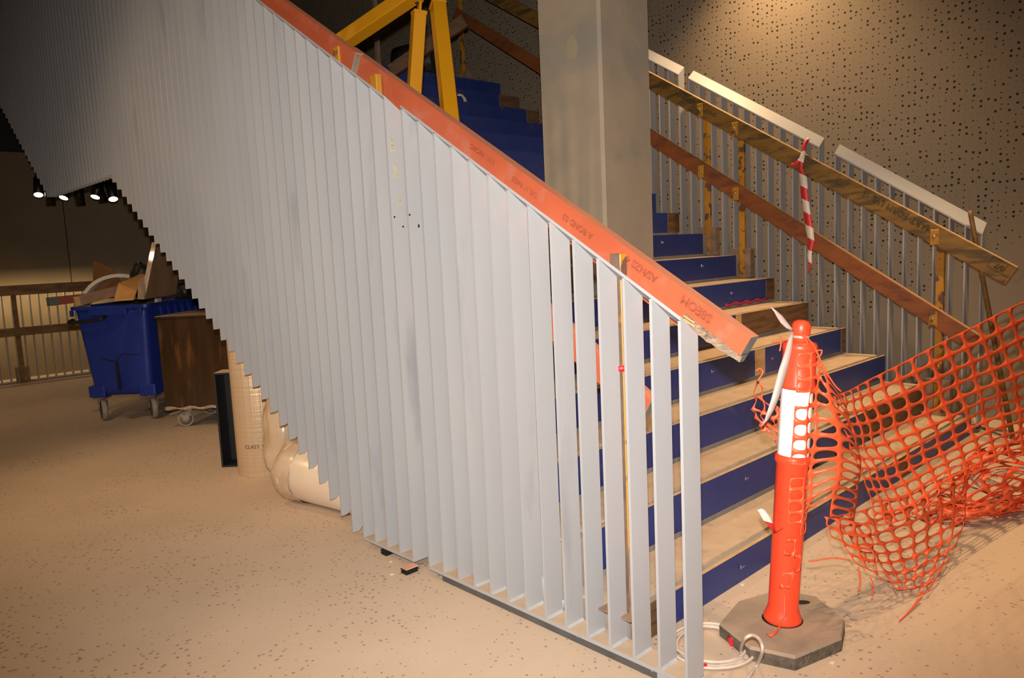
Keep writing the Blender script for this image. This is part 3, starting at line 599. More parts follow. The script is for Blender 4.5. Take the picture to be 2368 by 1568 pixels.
# things in the dark on the landing
p0 = at(925, 152, 7.6); p1 = at(1015, 152, 7.4); zc = nz(17) + 0.16
tag(B().tube([(p0.x, p0.y, zc), (p0.x + (p1.x - p0.x) * .5, (p0.y + p1.y) / 2, zc + .012), (p1.x, p1.y, zc)], 0.16, 'black_bag', 20).make('wrapped_roll', loc=(p0.x, p0.y, nz(17))), 'black plastic wrapped roll lying on the dark landing', 'roll')
for (a, b_, dd, nm) in (((905, 165), (1075, 48), 6.8, 'dim timber mid rail of the second flight beyond the tripod'), ((860, 85), (985, -18), 7.4, 'dim timber top rail of the second flight beyond the tripod')):
    pA, pB = at(*a, dd), at(*b_, dd - 0.15)
    tag(B().bar(pA, pB, 0.05, 0.11, 'dark_wood').make('guard_rail', loc=pA), nm, 'handrail')  # darker wood than the rail's own, its dimness put into the colour
for (a, nm, mt) in (((872, 100), 'thin grey post of the second flight rail beyond the tripod', 'dusty_steel'), ((981, 165), 'thin yellow post behind the tripod on the landing', 'yellow_rust_steel')):
    pA = at(*a, 7.45); tag(B().box((pA.x - .02, pA.y - .02, nz(17)), (pA.x + .02, pA.y + .02, pA.z + 0.45), mt).make('rail_post', loc=(pA.x, pA.y, nz(17))), nm, 'post')
pz = on(1058, 219, 0, nx(16) + 0.012)
tag(ribbon([(pz, (0, .002, .010)), (pz + Vector((.006, .05, 0)), (0, .004, .012)), (pz + Vector((.008, .085, -.03)), (0, .02, .008)), (pz + Vector((.006, .10, -.08)), (0, .025, 0)), (pz + Vector((.004, .125, -.15)), (0, .008, 0))], 'paper', 'torn_paper', loc=pz), 'torn pale scrap hanging on an upper blue riser board', 'scrap')

# ---------------------------------------------------------------- bollard
bc = Vector((0.035, 0.541, 0.0))
ax = (on(1853, 752, 1, 0.60) - Vector((0.035, 0.541, 0.05))).normalized()
o_ = bc + Vector((0, 0, 0.046))
bl = thing('bollard', 'orange plastic safety bollard with a white reflective band in a rubber foot', 'bollard', bc)
H = 1.055
KB = 1.09
sc = lambda pr: [(r_ * KB, h_) for r_, h_ in pr]
B().lathe(sc([(0.0, 0.0), (0.058, 0.0), (0.060, 0.012), (0.053, 0.032), (0.0465, 0.055), (0.0485, 0.565), (0.0535, 0.572), (0.0545, 0.584), (0.0535, 0.594), (0.0475, 0.598)]), 'bollard_orange', o_, ax, 40).make('lower_tube', bl)
B().lathe(sc([(0.0478, 0.598), (0.0478, 0.826)]), 'reflective_white', o_, ax, 40).make('reflective_band', bl)
B().lathe(sc([(0.0475, 0.826), (0.0525, 0.828), (0.0545, 0.836), (0.0525, 0.846), (0.0505, 0.852), (0.0495, 0.955), (0.052, 0.962), (0.0525, 0.972), (0.047, 0.984), (0.032, 0.990), (0.0255, 0.995), (0.0245, 1.006), (0.0275, 1.014), (0.0285, 1.030), (0.0275, 1.045), (0.022, 1.055), (0.011, 1.060), (0.0, 1.061)]), 'bollard_orange', o_, ax, 40).make('upper_tube', bl)
oc = [(-.115, .376), (.045, .300), (.18, .342), (.238, .555), (.195, .68), (.045, .785), (-.085, .745), (-.15, .56)]
b = B(); cxm, cym = 0.045, 0.545
ins = lambda p, s_: (cxm + (p[0] - cxm) * s_, cym + (p[1] - cym) * s_)
lo = [(*p, 0.0) for p in oc]; md = [(*p, 0.040) for p in oc]; tp_ = [(*ins(p, 0.975), 0.050) for p in oc]; n = 8
b.add(lo + md, [(i, (i + 1) % n, n + (i + 1) % n, n + i) for i in range(n)], 'rubber_side')
b.add(md + tp_, [(i, (i + 1) % n, n + (i + 1) % n, n + i) for i in range(n)], 'rubber_dusty')
b.add(tp_, [tuple(range(n))], 'rubber_dusty'); b.add(lo, [tuple(range(n - 1, -1, -1))], 'rubber_side')
ft_ = b.make('rubber_foot', bl)
B().lathe([(0.0, 0.0), (0.069, 0.0), (0.069, 0.0008), (0.0, 0.0008)], 'black', (bc.x, bc.y, 0.0502), (0, 0, 1), 32).make('socket_hole', ft_)
sl_ = on(1853, 1393, 2, 0.0505)
b = B(); b.prism([(sl_.x + 0.032 * math.cos(a_) * 0.7 + 0.016 * math.sin(a_) * 0.7, sl_.y + 0.032 * math.cos(a_) * 0.72 - 0.016 * math.sin(a_) * 0.7, 0.0502) for a_ in [2 * math.pi * i / 16 for i in range(16)]], (0, 0, 0.0008), 'black'); b.make('grip_slot', ft_)

# tape tied round the bollard head
tie = o_ + ax * 1.000
tt = thing('barrier_tape', 'faded pale tape tied round the bollard head with a long tail', 'tape', tie)
def px_ribbon(pts, d0, mat, name, parent):
    out = []
    for (x_, y_, hw, dd) in pts:
        p = at(x_, y_, d0 + dd); out.append((p, (R_ * 0.95 + U_ * 0.25) * (0.82 * hw * (d0 + dd) / FPX)))
    return ribbon(out, mat, name, parent)
dB = (tie - CAM).dot(F_)
px_ribbon([(1833, 766, 4, -.030), (1828, 785, 7, -.045), (1822, 815, 10, -.06), (1812, 850, 13, -.065), (1803, 885, 13, -.06), (1793, 920, 12, -.06), (1782, 950, 10, -.055), (1772, 972, 6, -.05), (1762, 985, 2, -.05)], dB, 'tape_white', 'tape_tail', tt)
px_ribbon([(1833, 764, 4, -.032), (1823, 757, 7, -.038), (1812, 745, 9, -.04), (1803, 732, 8, -.045), (1793, 720, 4, -.05), (1783, 710, 1.5, -.05)], dB, 'tape_white', 'tape_tail', tt)
B().lathe([(0.026, -0.006), (0.030, 0), (0.026, 0.006)], 'tape_white', tie + ax * 0.004, ax, 20).make('knot_loop', tt)
dT = (o_ + ax * 0.33 - CAM).dot(F_)
t2 = thing('barrier_tape', 'short red and white tape scrap tied low on the bollard', 'tape', at(1790, 1230, dT - 0.06))
px_ribbon([(1792, 1232, 3, -.058), (1783, 1215, 8, -.065), (1772, 1198, 11, -.07), (1762, 1182, 9, -.07), (1756, 1178, 7, -.07)], dT, 'tape_striped', 'tape_tail', t2)
px_ribbon([(1792, 1232, 3, -.06), (1802, 1226, 5, -.065), (1810, 1222, 3, -.065)], dT, 'tape_red', 'tape_tail', t2)

# ---------------------------------------------------------------- orange barrier net
def cr(p0, p1, p2, p3, t): return 0.5 * (2 * p1 + (p2 - p0) * t + (2 * p0 - 5 * p1 + 4 * p2 - p3) * t * t + (3 * p1 - p0 - 3 * p2 + p3) * t ** 3)
def curve_eval(P, u):
    n = len(P) - 1; u = min(max(u, 0), 1) * n; i = min(int(u), n - 1); t = u - i
    e0 = P[i - 1] if i > 0 else 2 * P[0] - P[1]; e3 = P[i + 2] if i + 2 <= n else 2 * P[n] - P[n - 1]
    return cr(e0, P[i], P[i + 1], e3, t)
def net_sheet(ctrl, nu, nv, name, parent, keep=lambda i, j: True, wob=0.0, seed=1, hu=0.405, hv=0.375, exps=2.7, thick=0.0016, zmin=0.004):
    """ctrl: rows (v) of columns (u) of points; cells with rounded openings"""
    rnd = random.Random(seed); ph = [(rnd.uniform(0, 6), rnd.uniform(0, 6), rnd.uniform(5, 16), rnd.uniform(5, 16)) for _ in range(5)]
    def S_(u, v):
        p = curve_eval([curve_eval(r, u) for r in ctrl], v)
        if wob:
            for q, (a, c, fu, fv) in enumerate(ph):
                k = math.sin(a + fu * u + fv * v) * math.cos(c + fv * u * 0.7 - fu * v)
                p = p + Vector((k if q % 3 == 0 else 0, k if q % 3 == 1 else 0, k * 0.6 if q % 3 == 2 else 0)) * wob
        if p.z < zmin: p.z = zmin + 0.002 * rnd.random()
        return p
    b = B(); cache = {}
    def pt(u, v):
        k = (round(u * nu * 64), round(v * nv * 64))
        if k not in cache: cache[k] = S_(u, v)
        return cache[k]
    NS = 16
    for i in range(nu):
        for j in range(nv):
            if not keep(i, j): continue
            vs = []; 
            for k in range(NS):
                a = 2 * math.pi * k / NS; ca, sa_ = math.cos(a), math.sin(a)
                s_ = 0.5 / max(abs(ca), abs(sa_)); ou, ov = ca * s_, sa_ * s_
                rr = (abs(ca / hu) ** exps + abs(sa_ / hv) ** exps) ** (-1 / exps); iu, iv = ca * rr, sa_ * rr
                vs.append(pt((i + 0.5 + ou) / nu, (j + 0.5 + ov) / nv)); vs.append(S_((i + 0.5 + iu) / nu, (j + 0.5 + iv) / nv))
            b.add(vs, [(2 * k, 2 * ((k + 1) % NS), 2 * ((k + 1) % NS) + 1, 2 * k + 1) for k in range(NS)], 'net_orange', True)
    o = b.make(name, parent); thicken(o, thick, 0.0); return o
net = thing('barrier_net', 'orange plastic barrier mesh strung from the bollard and trailing on the floor', 'net', (0.25, 1.3, 0))
def A(rows): return [[at(x_, y_, d_) for (x_, y_, d_) in r] for r in rows]
# wrapped on the bollard front and stretched to the fold beside it
def cyl(z_, ang): 
    a_ = math.radians(ang); base = o_ + ax * z_; toc = (CAM - base); toc.z = 0; toc.normalize(); sd = Vector((-toc.y, toc.x, 0)); return base + (toc * math.cos(a_) + sd * math.sin(a_)) * 0.0605
rows = []
for z_, f1_, f2_ in ((0.955, (1905, 858, 2.50), (1945, 905, 2.60)), (0.80, (1925, 930, 2.52), (1968, 975, 2.64)), (0.62, (1945, 1040, 2.55), (1992, 1060, 2.70)), (0.47, (1935, 1115, 2.55), (1985, 1130, 2.72)), (0.33, (1915, 1195, 2.58), (1975, 1205, 2.74))):
    rows.append([cyl(z_, -4), cyl(z_, 42), cyl(z_, 80), at(*f1_), at(*f2_)])
net_sheet(rows, 4, 14, 'net_wrap', net, keep=lambda i, j: not (j in (12, 13) and i == 2) and not (i == 0 and j % 5 == 3), wob=0.004, seed=3, hu=0.42, hv=0.36)
# torn strip low on the bollard
rows = [[cyl(z_, -30 + s_), cyl(z_, 0 + s_), cyl(z_, 30 + s_)] for z_, s_ in ((0.32, 25), (0.26, 20), (0.20, 22), (0.14, 14))]
net_sheet(rows, 2, 3, 'net_scrap', net, keep=lambda i, j: (i + j) % 2 == 0, wob=0.004, seed=5)
# small flap behind the bollard
net_sheet(A([[(1745, 880, 2.72), (1775, 900, 2.68), (1815, 935, 2.64)], [(1743, 945, 2.74), (1778, 960, 2.69), (1815, 980, 2.65)], [(1750, 985, 2.74), (1785, 1010, 2.70), (1812, 1045, 2.66)]]), 3, 4, 'net_flap', net, wob=0.008, seed=8, keep=lambda i, j: not (i == 1 and j == 0))
# main sheet, from the fold to beyond the picture edge
main = A([[(1930, 915, 2.64), (1990, 886, 2.80), (2100, 832, 3.05), (2230, 764, 3.38), (2360, 700, 3.62), (2500, 640, 3.9)],
          [(1950, 985, 2.66), (2015, 972, 2.84), (2130, 930, 3.10), (2265, 868, 3.42), (2390, 815, 3.66), (2520, 760, 3.94)],
          [(1975, 1060, 2.70), (2045, 1055, 2.86), (2155, 1012, 3.12), (2285, 948, 3.44), (2410, 905, 3.68), (2530, 860, 3.96)],
          [(2005, 1130, 2.74), (2075, 1125, 2.86), (2180, 1075, 3.10), (2300, 1015, 3.42), (2420, 985, 3.66), (2540, 950, 3.96)],
          [(2030, 1215, 2.76), (2105, 1195, 2.84), (2200, 1125, 3.02), (2310, 1066, 3.36), (2425, 1050, 3.62), (2545, 1030, 3.9)]])
net_sheet(main, 17, 12, 'net_sheet', net, wob=0.006, seed=11, hu=0.41, hv=0.395)
# hanging torn flap that trails to the floor
def Z(rows): return [[on(x_, y_, 2, z_) for (x_, y_, z_) in r] for r in rows]
flap = Z([[(1930, 1195, .36), (2000, 1180, .34), (2090, 1150, .33), (2170, 1110, .33), (2232, 1085, .33)],
          [(1965, 1245, .24), (2030, 1240, .20), (2105, 1215, .20), (2175, 1180, .20), (2234, 1150, .22)],
          [(2000, 1290, .15), (2055, 1290, .10), (2115, 1275, .09), (2175, 1245, .10), (2228, 1215, .12)],
          [(2035, 1335, .07), (2075, 1340, .05), (2115, 1330, .05), (2160, 1312, .05), (2200, 1285, .06)],
          [(2068, 1375, .03), (2088, 1385, .02), (2108, 1385, .02), (2130, 1378, .02), (2155, 1360, .03)]])
net_sheet(flap, 8, 9, 'net_flap', net, keep=lambda i, j: not (j == 8 and i < 5) and not (i == 0 and j in (5, 7)), wob=0.004, seed=21, hu=0.43, hv=0.42)
B().tube(smooth_path([on(2130, 1382, 2, .02), on(2110, 1405, 2, .012), on(2095, 1422, 2, .006), on(2080, 1436, 2, .005)]), [0.004] * 6 + [0.003] * 6 + [0.0025] * 7, 'net_orange', 6).make('torn_strand', net)
# torn pieces below the wrap
scr = A([[(1905, 1195, 2.57), (1950, 1200, 2.62), (2010, 1215, 2.70)], [(1922, 1240, 2.57), (1965, 1262, 2.62), (2020, 1270, 2.68)], [(1960, 1300, 2.56), (1995, 1312, 2.60), (2030, 1330, 2.62)]])
net_sheet(scr, 3, 4, 'net_scrap', net, keep=lambda i, j: not (i == 0 and j > 1), wob=0.003, seed=31, hu=0.42, hv=0.40)
for a in (((1870, 1298), (1890, 1296), (1930, 1290), (1965, 1296)), ((1985, 1312), (1990, 1340), (1984, 1368)), ((2012, 1335), (2020, 1355), (2016, 1378))):
    B().tube(smooth_path([at(*q, 2.55) for q in a]), 0.0025, 'net_orange', 6).make('torn_strand', net)
# crumpled run lying on the floor towards the picture edge
heap = []
for r_, zz in ((0, 0.62), (1, 0.46), (2, 0.30), (3, 0.16), (4, 0.05), (5, 0.01)):
    heap.append([Vector((0.02 + 0.10 * c_ + 0.05 * math.sin(r_ * 2.1 + c_), 2.18 + 0.13 * c_ - 0.045 * r_ + 0.05 * math.cos(c_ * 1.7 + r_), max(zz * (0.22 + 0.13 * c_) + 0.03 * math.sin(3 * c_ + r_), 0.006))) for c_ in range(8)])
net_sheet(heap, 15, 17, 'net_heap', net, wob=0.035, seed=41, hu=0.40, hv=0.37)
heap2 = [[p + Vector((0.09 + 0.03 * math.sin(i), -0.02, 0.015)) for i, p in enumerate(r)] for r in heap[2:]]
net_sheet(heap2, 14, 13, 'net_heap', net, wob=0.04, seed=43, hu=0.40, hv=0.37)
# little shreds curling at the head of the bollard
for a in (((1785, 792), (1800, 790), (1822, 786)), ((1804, 778), (1806, 795), (1803, 812)), ((1748, 858), (1757, 852), (1764, 862), (1752, 880)), ((1886, 812), (1900, 810), (1897, 822), (1888, 826)), ((1860, 775), (1882, 800), (1905, 850), (1930, 890), (1945, 905)), ((1848, 770), (1866, 790), (1872, 830), (1876, 880))):
    B().tube(smooth_path([at(*q, 2.50) for q in a]), 0.0028, 'net_orange', 6).make('torn_strand', net)
fp = [on(*q, 2, 0.056) for q in ((1800, 1455), (1795, 1462), (1782, 1470), (1772, 1466))]
B().tube([cyl(0.12, 0), cyl(0.05, 4), fp[0], fp[1], fp[2], fp[3]], [0.003, 0.0035, 0.003, 0.004, 0.006, 0.002], 'net_orange', 6).make('torn_strand', net)

# ---------------------------------------------------------------- cables
cb_ = thing('cable_coil', 'coiled white cable with red tape lying between balustrade and bollard foot', 'cable', (-0.10, 0.29, 0))
cc = Vector((-0.095, 0.285, 0)); pts = []
for i in range(6 * 40 + 1):
    a_ = 2 * math.pi * i / 40; l_ = i / 40
    rr = 0.125 + 0.010 * math.sin(l_ * 2.3) + 0.006 * math.sin(a_ * 2 + l_); 
    pts.append(cc + Vector((rr * math.cos(a_) * 1.02 + 0.008 * math.sin(l_ * 1.7), rr * math.sin(a_) * 1.08, 0.006 + 0.0075 * (l_ % 3) * (0.6 + 0.4 * math.sin(a_ + l_)))))
B().tube(pts, 0.0055, 'cable_white', 8).make('cable_loops', cb_)
tl = [on(1716, 1514, 2, 0.01), on(1714, 1500, 2, 0.03), at(1722, 1478, 2.36), at(1740, 1469, 2.34), at(1757, 1480, 2.30), at(1763, 1505, 2.27), on(1752, 1535, 2, 0.008), on(1735, 1560, 2, 0.006), on(1716, 1585, 2, 0.006)]
B().tube(smooth_path(tl), 0.0055, 'cable_white', 8).make('cable_tail', cb_)
for q, dq in (((1695, 1482), Vector((0.6, -0.5, 0))), ((1622, 1540), Vector((0.7, 0.7, 0)))):
    p = on(*q, 2, 0.014); B().tube([p - dq * 0.018, p + dq * 0.018], [0.017, 0.017] if q[0] == 1695 else [0.0075, 0.0075], 'tape_red', 10).make('red_band', cb_)
tag(B().tube(smooth_path([on(2225, 1078, 2, 0.12), on(2243, 1100, 2, 0.06), on(2275, 1128, 2, 0.02), on(2320, 1148, 2, 0.016), on(2368, 1153, 2, 0.014), on(2480, 1150, 2, 0.014)]), 0.0135, 'cable_grey', 12).make('flex_conduit', loc=on(2320, 1148, 2, 0.0)), 'thick grey flexible cable lying on the floor below the net', 'cable')
tag(B().tube(smooth_path([on(2172, 1150, 2, 0.0), on(2174, 1120, 2, 0.06), on(2190, 1085, 2, 0.12), on(2215, 1076, 2, 0.13), on(2226, 1080, 2, 0.12)]), 0.005, 'cable_white', 8).make('cable', loc=on(2172, 1150, 2, 0.0)), 'thin pale cable looping up through the orange net', 'cable')
c2 = on(2350, 1112, 2, 0.0); pts = []
for i in range(4 * 32 + 1):
    a_ = 2 * math.pi * i / 32; l_ = i / 32; rr = 0.15 + 0.018 * l_
    pts.append(c2 + Vector((0.06, 0.02, 0)) + Vector((rr * math.cos(a_), rr * math.sin(a_), 0.006 + 0.006 * l_)))
tag(B().tube(pts, 0.005, 'cable_white', 7).make('cable_coil', loc=c2), 'loose coil of thin cable on the floor beyond the thick grey cable', 'cable')

# ---------------------------------------------------------------- foil roll, bundle, plastic roll, steel frame below the stair
fc = Vector((-3.47, 0.27, 0))
fr = B().lathe([(0.0, 0.0), (0.162, 0.0), (0.164, 0.004), (0.164, 1.0), (0.162, 1.004), (0.0, 1.0)], 'foil', (0, 0, 0), (0, 0, 1), 48).mesh('insulation_roll')
fo = link('insulation_roll', fr, None, fc); tag(fo, 'upright roll of foil faced insulation standing below the white fins', 'roll')
toc = (CAM - fc); toc.z = 0; toc.normalize(); sd = Vector((-toc.y, toc.x, 0))
for i, chx in enumerate('CLASS O'):
    a_ = -0.62 + i * 0.115; nrm = toc * math.cos(a_) + sd * math.sin(a_); tg = -toc * math.sin(a_) + sd * math.cos(a_)
    if chx != ' ': lettering(chx, 0.034, 'ink', fc + nrm * 0.1645 + Vector((0, 0, 0.205)), tg, (0, 0, 1), fo, 'printed_letter')
# plastic wrapped bundle
def blob(name, c, r, mat, seed, label, cat, amp=0.12, squash=True, n=26):
    rnd = random.Random(seed); k = [(Vector((rnd.gauss(0, 1), rnd.gauss(0, 1), rnd.gauss(0, 1))) * 2.2, rnd.uniform(0, 6)) for _ in range(9)]
    vs = []; fs = []; m_ = n // 2
    for i in range(m_ + 1):
        th_ = math.pi * i / m_
        for j in range(n):
            p_ = 2 * math.pi * j / n; d = Vector((math.sin(th_) * math.cos(p_), math.sin(th_) * math.sin(p_), math.cos(th_)))
            s_ = 1 + amp * sum(math.sin(q.dot(d) * 1.6 + f) for q, f in k) / 4
            e = Vector((math.copysign(abs(d.x) ** .75, d.x), math.copysign(abs(d.y) ** .75, d.y), math.copysign(abs(d.z) ** .75, d.z)))
            vs.append(Vector((e.x * r[0] * s_, e.y * r[1] * s_, max(e.z * r[2] * s_, -r[2] * 0.97))))
    fs = [(i * n + j, (i + 1) * n + j, (i + 1) * n + (j + 1) % n, i * n + (j + 1) % n) for i in range(m_) for j in range(n)]
    zmin = min(v.z for v in vs); b = B(); b.add([v - Vector((0, 0, zmin)) for v in vs], fs, mat, True)
    o = link(name, b.mesh(name), None, c); tag(o, label, cat); return o
blob('wrapped_bundle', (-3.08, 0.245, 0.0), (0.10, 0.125, 0.28), 'wrap_plastic', 5, 'lumpy bundle in creased translucent plastic beside the foil roll', 'bundle', amp=0.16)
rl = thing('plastic_roll', 'large pale plastic covered roll lying behind the hanging fins', 'roll', (-2.2, 0.335, 0))
ra, rb_ = Vector((-2.74, 0.15, 0.18)), Vector((-1.72, 0.32, 0.18)); rdv = (rb_ - ra).normalized(); rsd = Vector((-rdv.y, rdv.x, 0))
B().lathe([(0.0, 0.02), (0.12, 0.015), (0.160, 0.0), (0.174, 0.012), (0.178, 0.03), (0.174, 0.05), (0.172, 0.09), (0.172, 1.02), (0.0, 1.02)], 'roll_sheet', ra, rdv, 40, ref=(0, 0, 1)).make('roll_body', rl)
b = B(); n = 36
vs = []
for r_, x_ in ((0.177, 0.14), (0.182, 0.06), (0.180, 0.0), (0.16, -0.035), (0.09, -0.045)):
    for j in range(n):
        a_ = 2 * math.pi * j / n; k = 1 + 0.03 * math.sin(5 * a_ + x_ * 30) + 0.02 * math.sin(11 * a_)
        q = ra + rdv * (x_ + 0.010 * math.sin(3 * a_)) + rsd * (r_ * k * math.cos(a_)) + Vector((0, 0, r_ * k * math.sin(a_))); q.z = max(q.z, 0.002); vs.append(q)
b.add(vs, [(i * n + j, i * n + (j + 1) % n, (i + 1) * n + (j + 1) % n, (i + 1) * n + j) for i in range(4) for j in range(n)], 'wrap_plastic', True)
b.make('plastic_sleeve', rl)
sf = thing('steel_channel', 'black steel channel frame with a dusty top standing by the foil roll', 'frame', (-3.75, 0.25, 0))
q0 = on(513, 1081, 2, 0.0); fx = Vector((0.69, 0.72, 0)); fy = Vector((-0.72, 0.69, 0)); hF = 0.64
def obox(name, o, a, b_, c, m, parent, mats=None):
    o = Vector(o); B().hexa([o, o + b_, o + b_ + c, o + c], [o + a, o + a + b_, o + a + b_ + c, o + a + c], m, mats).make(name, parent)
up_ = Vector((0, 0, hF))
obox('side_plate', q0, fx * 0.012, fy * 0.16, up_, 'black_steel', sf)
obox('side_plate', q0 + fx * 0.15, fx * 0.012, fy * 0.16, up_, 'black_steel', sf)
obox('base_plate', q0 + fx * 0.0122, fx * 0.1376, fy * 0.16, Vector((0, 0, 0.012)), 'black_steel', sf)
obox('back_plate', q0 + fy * 0.15 + fx * 0.0122 + Vector((0, 0, .0125)), fx * 0.1376, fy * 0.01, up_ - Vector((0, 0, .0125)), 'black_steel', sf)
obox('top_plate', q0 + up_ + Vector((0, 0, .0005)), fx * 0.162, fy * 0.16, Vector((0, 0, 0.012)), 'black_steel', sf, {'2': 'dust_top', '1': 'dust_top'})

# ---------------------------------------------------------------- wheeled blue bin (local frame: x along the end wall, y back)
bo = Vector((-6.075, 0.145, 0)); rzb = math.atan2(0.70, 0.714)
bn = thing('waste_bin', 'large blue wheeled waste bin heaped with site rubbish', 'bin', bo, rzb)
LP = lambda s_, name, par=bn, bevel=0.0: s_.make(name, par, world=False, bevel=bevel, seg=2)
zb0, zb1 = 0.24, 1.06
def frame_ring(z_, w_, y0, y1, r=0.05):
    pts = []
    for (cx_, cy_, a0) in ((w_ - r, y0 + r, -90), (w_ - r, y1 - r, 0), (-w_ + r, y1 - r, 90), (-w_ + r, y0 + r, 180)):
        for s_ in range(5):
            a_ = math.radians(a0 + s_ * 22.5); pts.append((cx_ + r * math.cos(a_), cy_ + r * math.sin(a_), z_))
    return pts
rings = [frame_ring(zb0 + 0.0, 0.20, 0.07, 1.10, .04), frame_ring(zb0 + 0.05, 0.265, 0.05, 1.13), frame_ring(0.33, 0.275, 0.045, 1.14), frame_ring(0.46, 0.285, 0.035, 1.15), frame_ring(zb1 - 0.09, 0.325, -0.01, 1.20), frame_ring(zb1 - 0.02, 0.33, -0.015, 1.21)]
b = B(); n = 20; vs = [p for r in rings for p in r]
b.add(vs, [(i * n + k, i * n + (k + 1) % n, (i + 1) * n + (k + 1) % n, (i + 1) * n + k) for i in range(len(rings) - 1) for k in range(n)], 'bin_blue', True)
b.add(rings[0], [tuple(range(n - 1, -1, -1))], 'bin_blue')
inn = [frame_ring(zb1 - 0.02, 0.30, 0.02, 1.17), frame_ring(zb1 - 0.18, 0.295, 0.03, 1.16)]
b.add(rings[-1] + inn[0], [(k, (k + 1) % n, n + (k + 1) % n, n + k) for k in range(n)], 'bin_blue')
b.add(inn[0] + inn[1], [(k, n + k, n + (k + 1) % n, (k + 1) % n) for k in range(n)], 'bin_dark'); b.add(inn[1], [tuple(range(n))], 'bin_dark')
bin_body = LP(b, 'bin_body')
# rim with a deep front apron and notch
b = B(); o1 = frame_ring(zb1 - 0.03, 0.362, -0.045, 1.24, .06); o2 = frame_ring(zb1, 0.362, -0.045, 1.24, .06); i1 = frame_ring(zb1 - 0.03, 0.325, -0.012, 1.205); i2 = frame_ring(zb1, 0.325, -0.012, 1.205)
vs = o1 + o2 + i2 + i1
b.add(vs, [(s_ * n + k, s_ * n + (k + 1) % n, ((s_ + 1) % 4) * n + (k + 1) % n, ((s_ + 1) % 4) * n + k) for s_ in range(4) for k in range(n)], 'bin_blue')
LP(b, 'rim')
LP(B().box((-0.18, -0.044, zb1 - 0.085), (0.16, -0.016, zb1 - 0.031), 'bin_blue'), 'rim_apron', bevel=0.004)
LP(B().box((0.265, -0.044, zb1 - 0.085), (0.30, -0.016, zb1 - 0.031), 'bin_blue'), 'rim_apron', bevel=0.004)
LP(B().box((-0.35, -0.044, zb1 - 0.085), (-0.325, -0.016, zb1 - 0.031), 'bin_blue'), 'rim_apron', bevel=0.004)
for i in range(7):
    y0 = 0.20 + i * 0.135
    LP(B().prism([(0.334, y0, zb1 - 0.032), (0.334, y0 + 0.11, zb1 - 0.032), (0.334, y0 + 0.03, zb1 - 0.14)], (0.024, 0, 0), 'bin_blue'), 'rim_rib')
LP(B().tube(smooth_path([(-0.335, -0.02, 0.945), (-0.335, -0.075, 0.935), (-0.32, -0.085, 0.925), (-0.06, -0.085, 0.945), (-0.04, -0.075, 0.955), (-0.04, -0.02, 0.965)], 4), 0.016, 'black_steel', 8), 'grab_handle')
LP(B().box((-0.022, 0.018, 0.29), (0.004, 0.026, 0.55), 'black').hexa([(-0.20, 0.024, 0.60), (-0.19, 0.029, 0.60), (-0.02, 0.026, 0.545), (-0.03, 0.020, 0.545)], [(-0.20, 0.024, 0.606), (-0.19, 0.029, 0.606), (-0.02, 0.026, 0.553), (-0.03, 0.020, 0.553)], 'black').hexa([(-0.02, 0.020, 0.545), (-0.02, 0.026, 0.545), (0.05, 0.026, 0.615), (0.05, 0.018, 0.615)], [(-0.02, 0.020, 0.553), (-0.02, 0.026, 0.553), (0.05, 0.026, 0.623), (0.05, 0.018, 0.623)], 'black').hexa([(0.05, 0.018, 0.615), (0.05, 0.026, 0.615), (0.22, 0.028, 0.60), (0.22, 0.022, 0.60)], [(0.05, 0.018, 0.622), (0.05, 0.026, 0.622), (0.22, 0.028, 0.607), (0.22, 0.022, 0.607)], 'black'), 'split_crack')
for wx_, wy_ in ((-0.235, 0.12), (0.235, 0.12), (-0.235, 1.02), (0.235, 1.02)):
    LP(B().box((wx_ - 0.075, wy_ - 0.08, zb0 - 0.015), (wx_ + 0.075, wy_ + 0.08, zb0 + 0.09), 'bin_blue'), 'wheel_housing', bevel=0.01)
    wh = LP(B().lathe([(0.0, -0.022), (0.06, -0.022), (0.075, -0.02), (0.085, -0.024), (0.098, -0.018), (0.10, 0.0), (0.098, 0.018), (0.085, 0.024), (0.075, 0.02), (0.06, 0.022), (0.0, 0.022)], 'tyre_grey', (wx_, wy_, 0.10), (0.78, 0.62, 0), 28, ref=(0, 0, 1)), 'wheel')
    LP(B().lathe([(0.0, -0.028), (0.03, -0.028), (0.072, -0.023), (0.074, 0.023), (0.03, 0.028), (0.0, 0.028)], 'wheel_dark', (wx_, wy_, 0.10), (0.78, 0.62, 0), 24, ref=(0, 0, 1)), 'hub', wh)
    ax_ = Vector((0.78, 0.62, 0)).normalized(); ct = Vector((wx_, wy_, 0.10))
    b = B()
    for s_ in (-1, 1): b.bar(ct + ax_ * 0.036 * s_, Vector((wx_, wy_, zb0 - 0.02)) + ax_ * 0.036 * s_ + Vector((-0.02, 0.03, 0)), 0.045, 0.006, 'caster_steel', up=ax_)
    b.box((wx_ - 0.055, wy_ - 0.055, zb0 - 0.03), (wx_ + 0.055, wy_ + 0.055, zb0 - 0.0155), 'caster_steel'); LP(b, 'fork', wh)
# contents of the bin
mb = Matrix.Translation(bo) @ Matrix.Rotation(rzb, 4, 'Z')
W = lambda x_, y_, z_: mb @ Vector((x_, y_, z_))
def free_box(name, pts_a, d, m, label, cat, mats=None, bevel=0.0, group=None):
    a = [Vector(p) for p in pts_a]; b_ = [p + Vector(d) for p in a]
    o = B().hexa(a, b_, m, mats).make(name, loc=a[0], bevel=bevel); tag(o, label, cat, group); return o
dw = lambda x_, y_, z_: mb.to_3x3() @ Vector((x_, y_, z_))
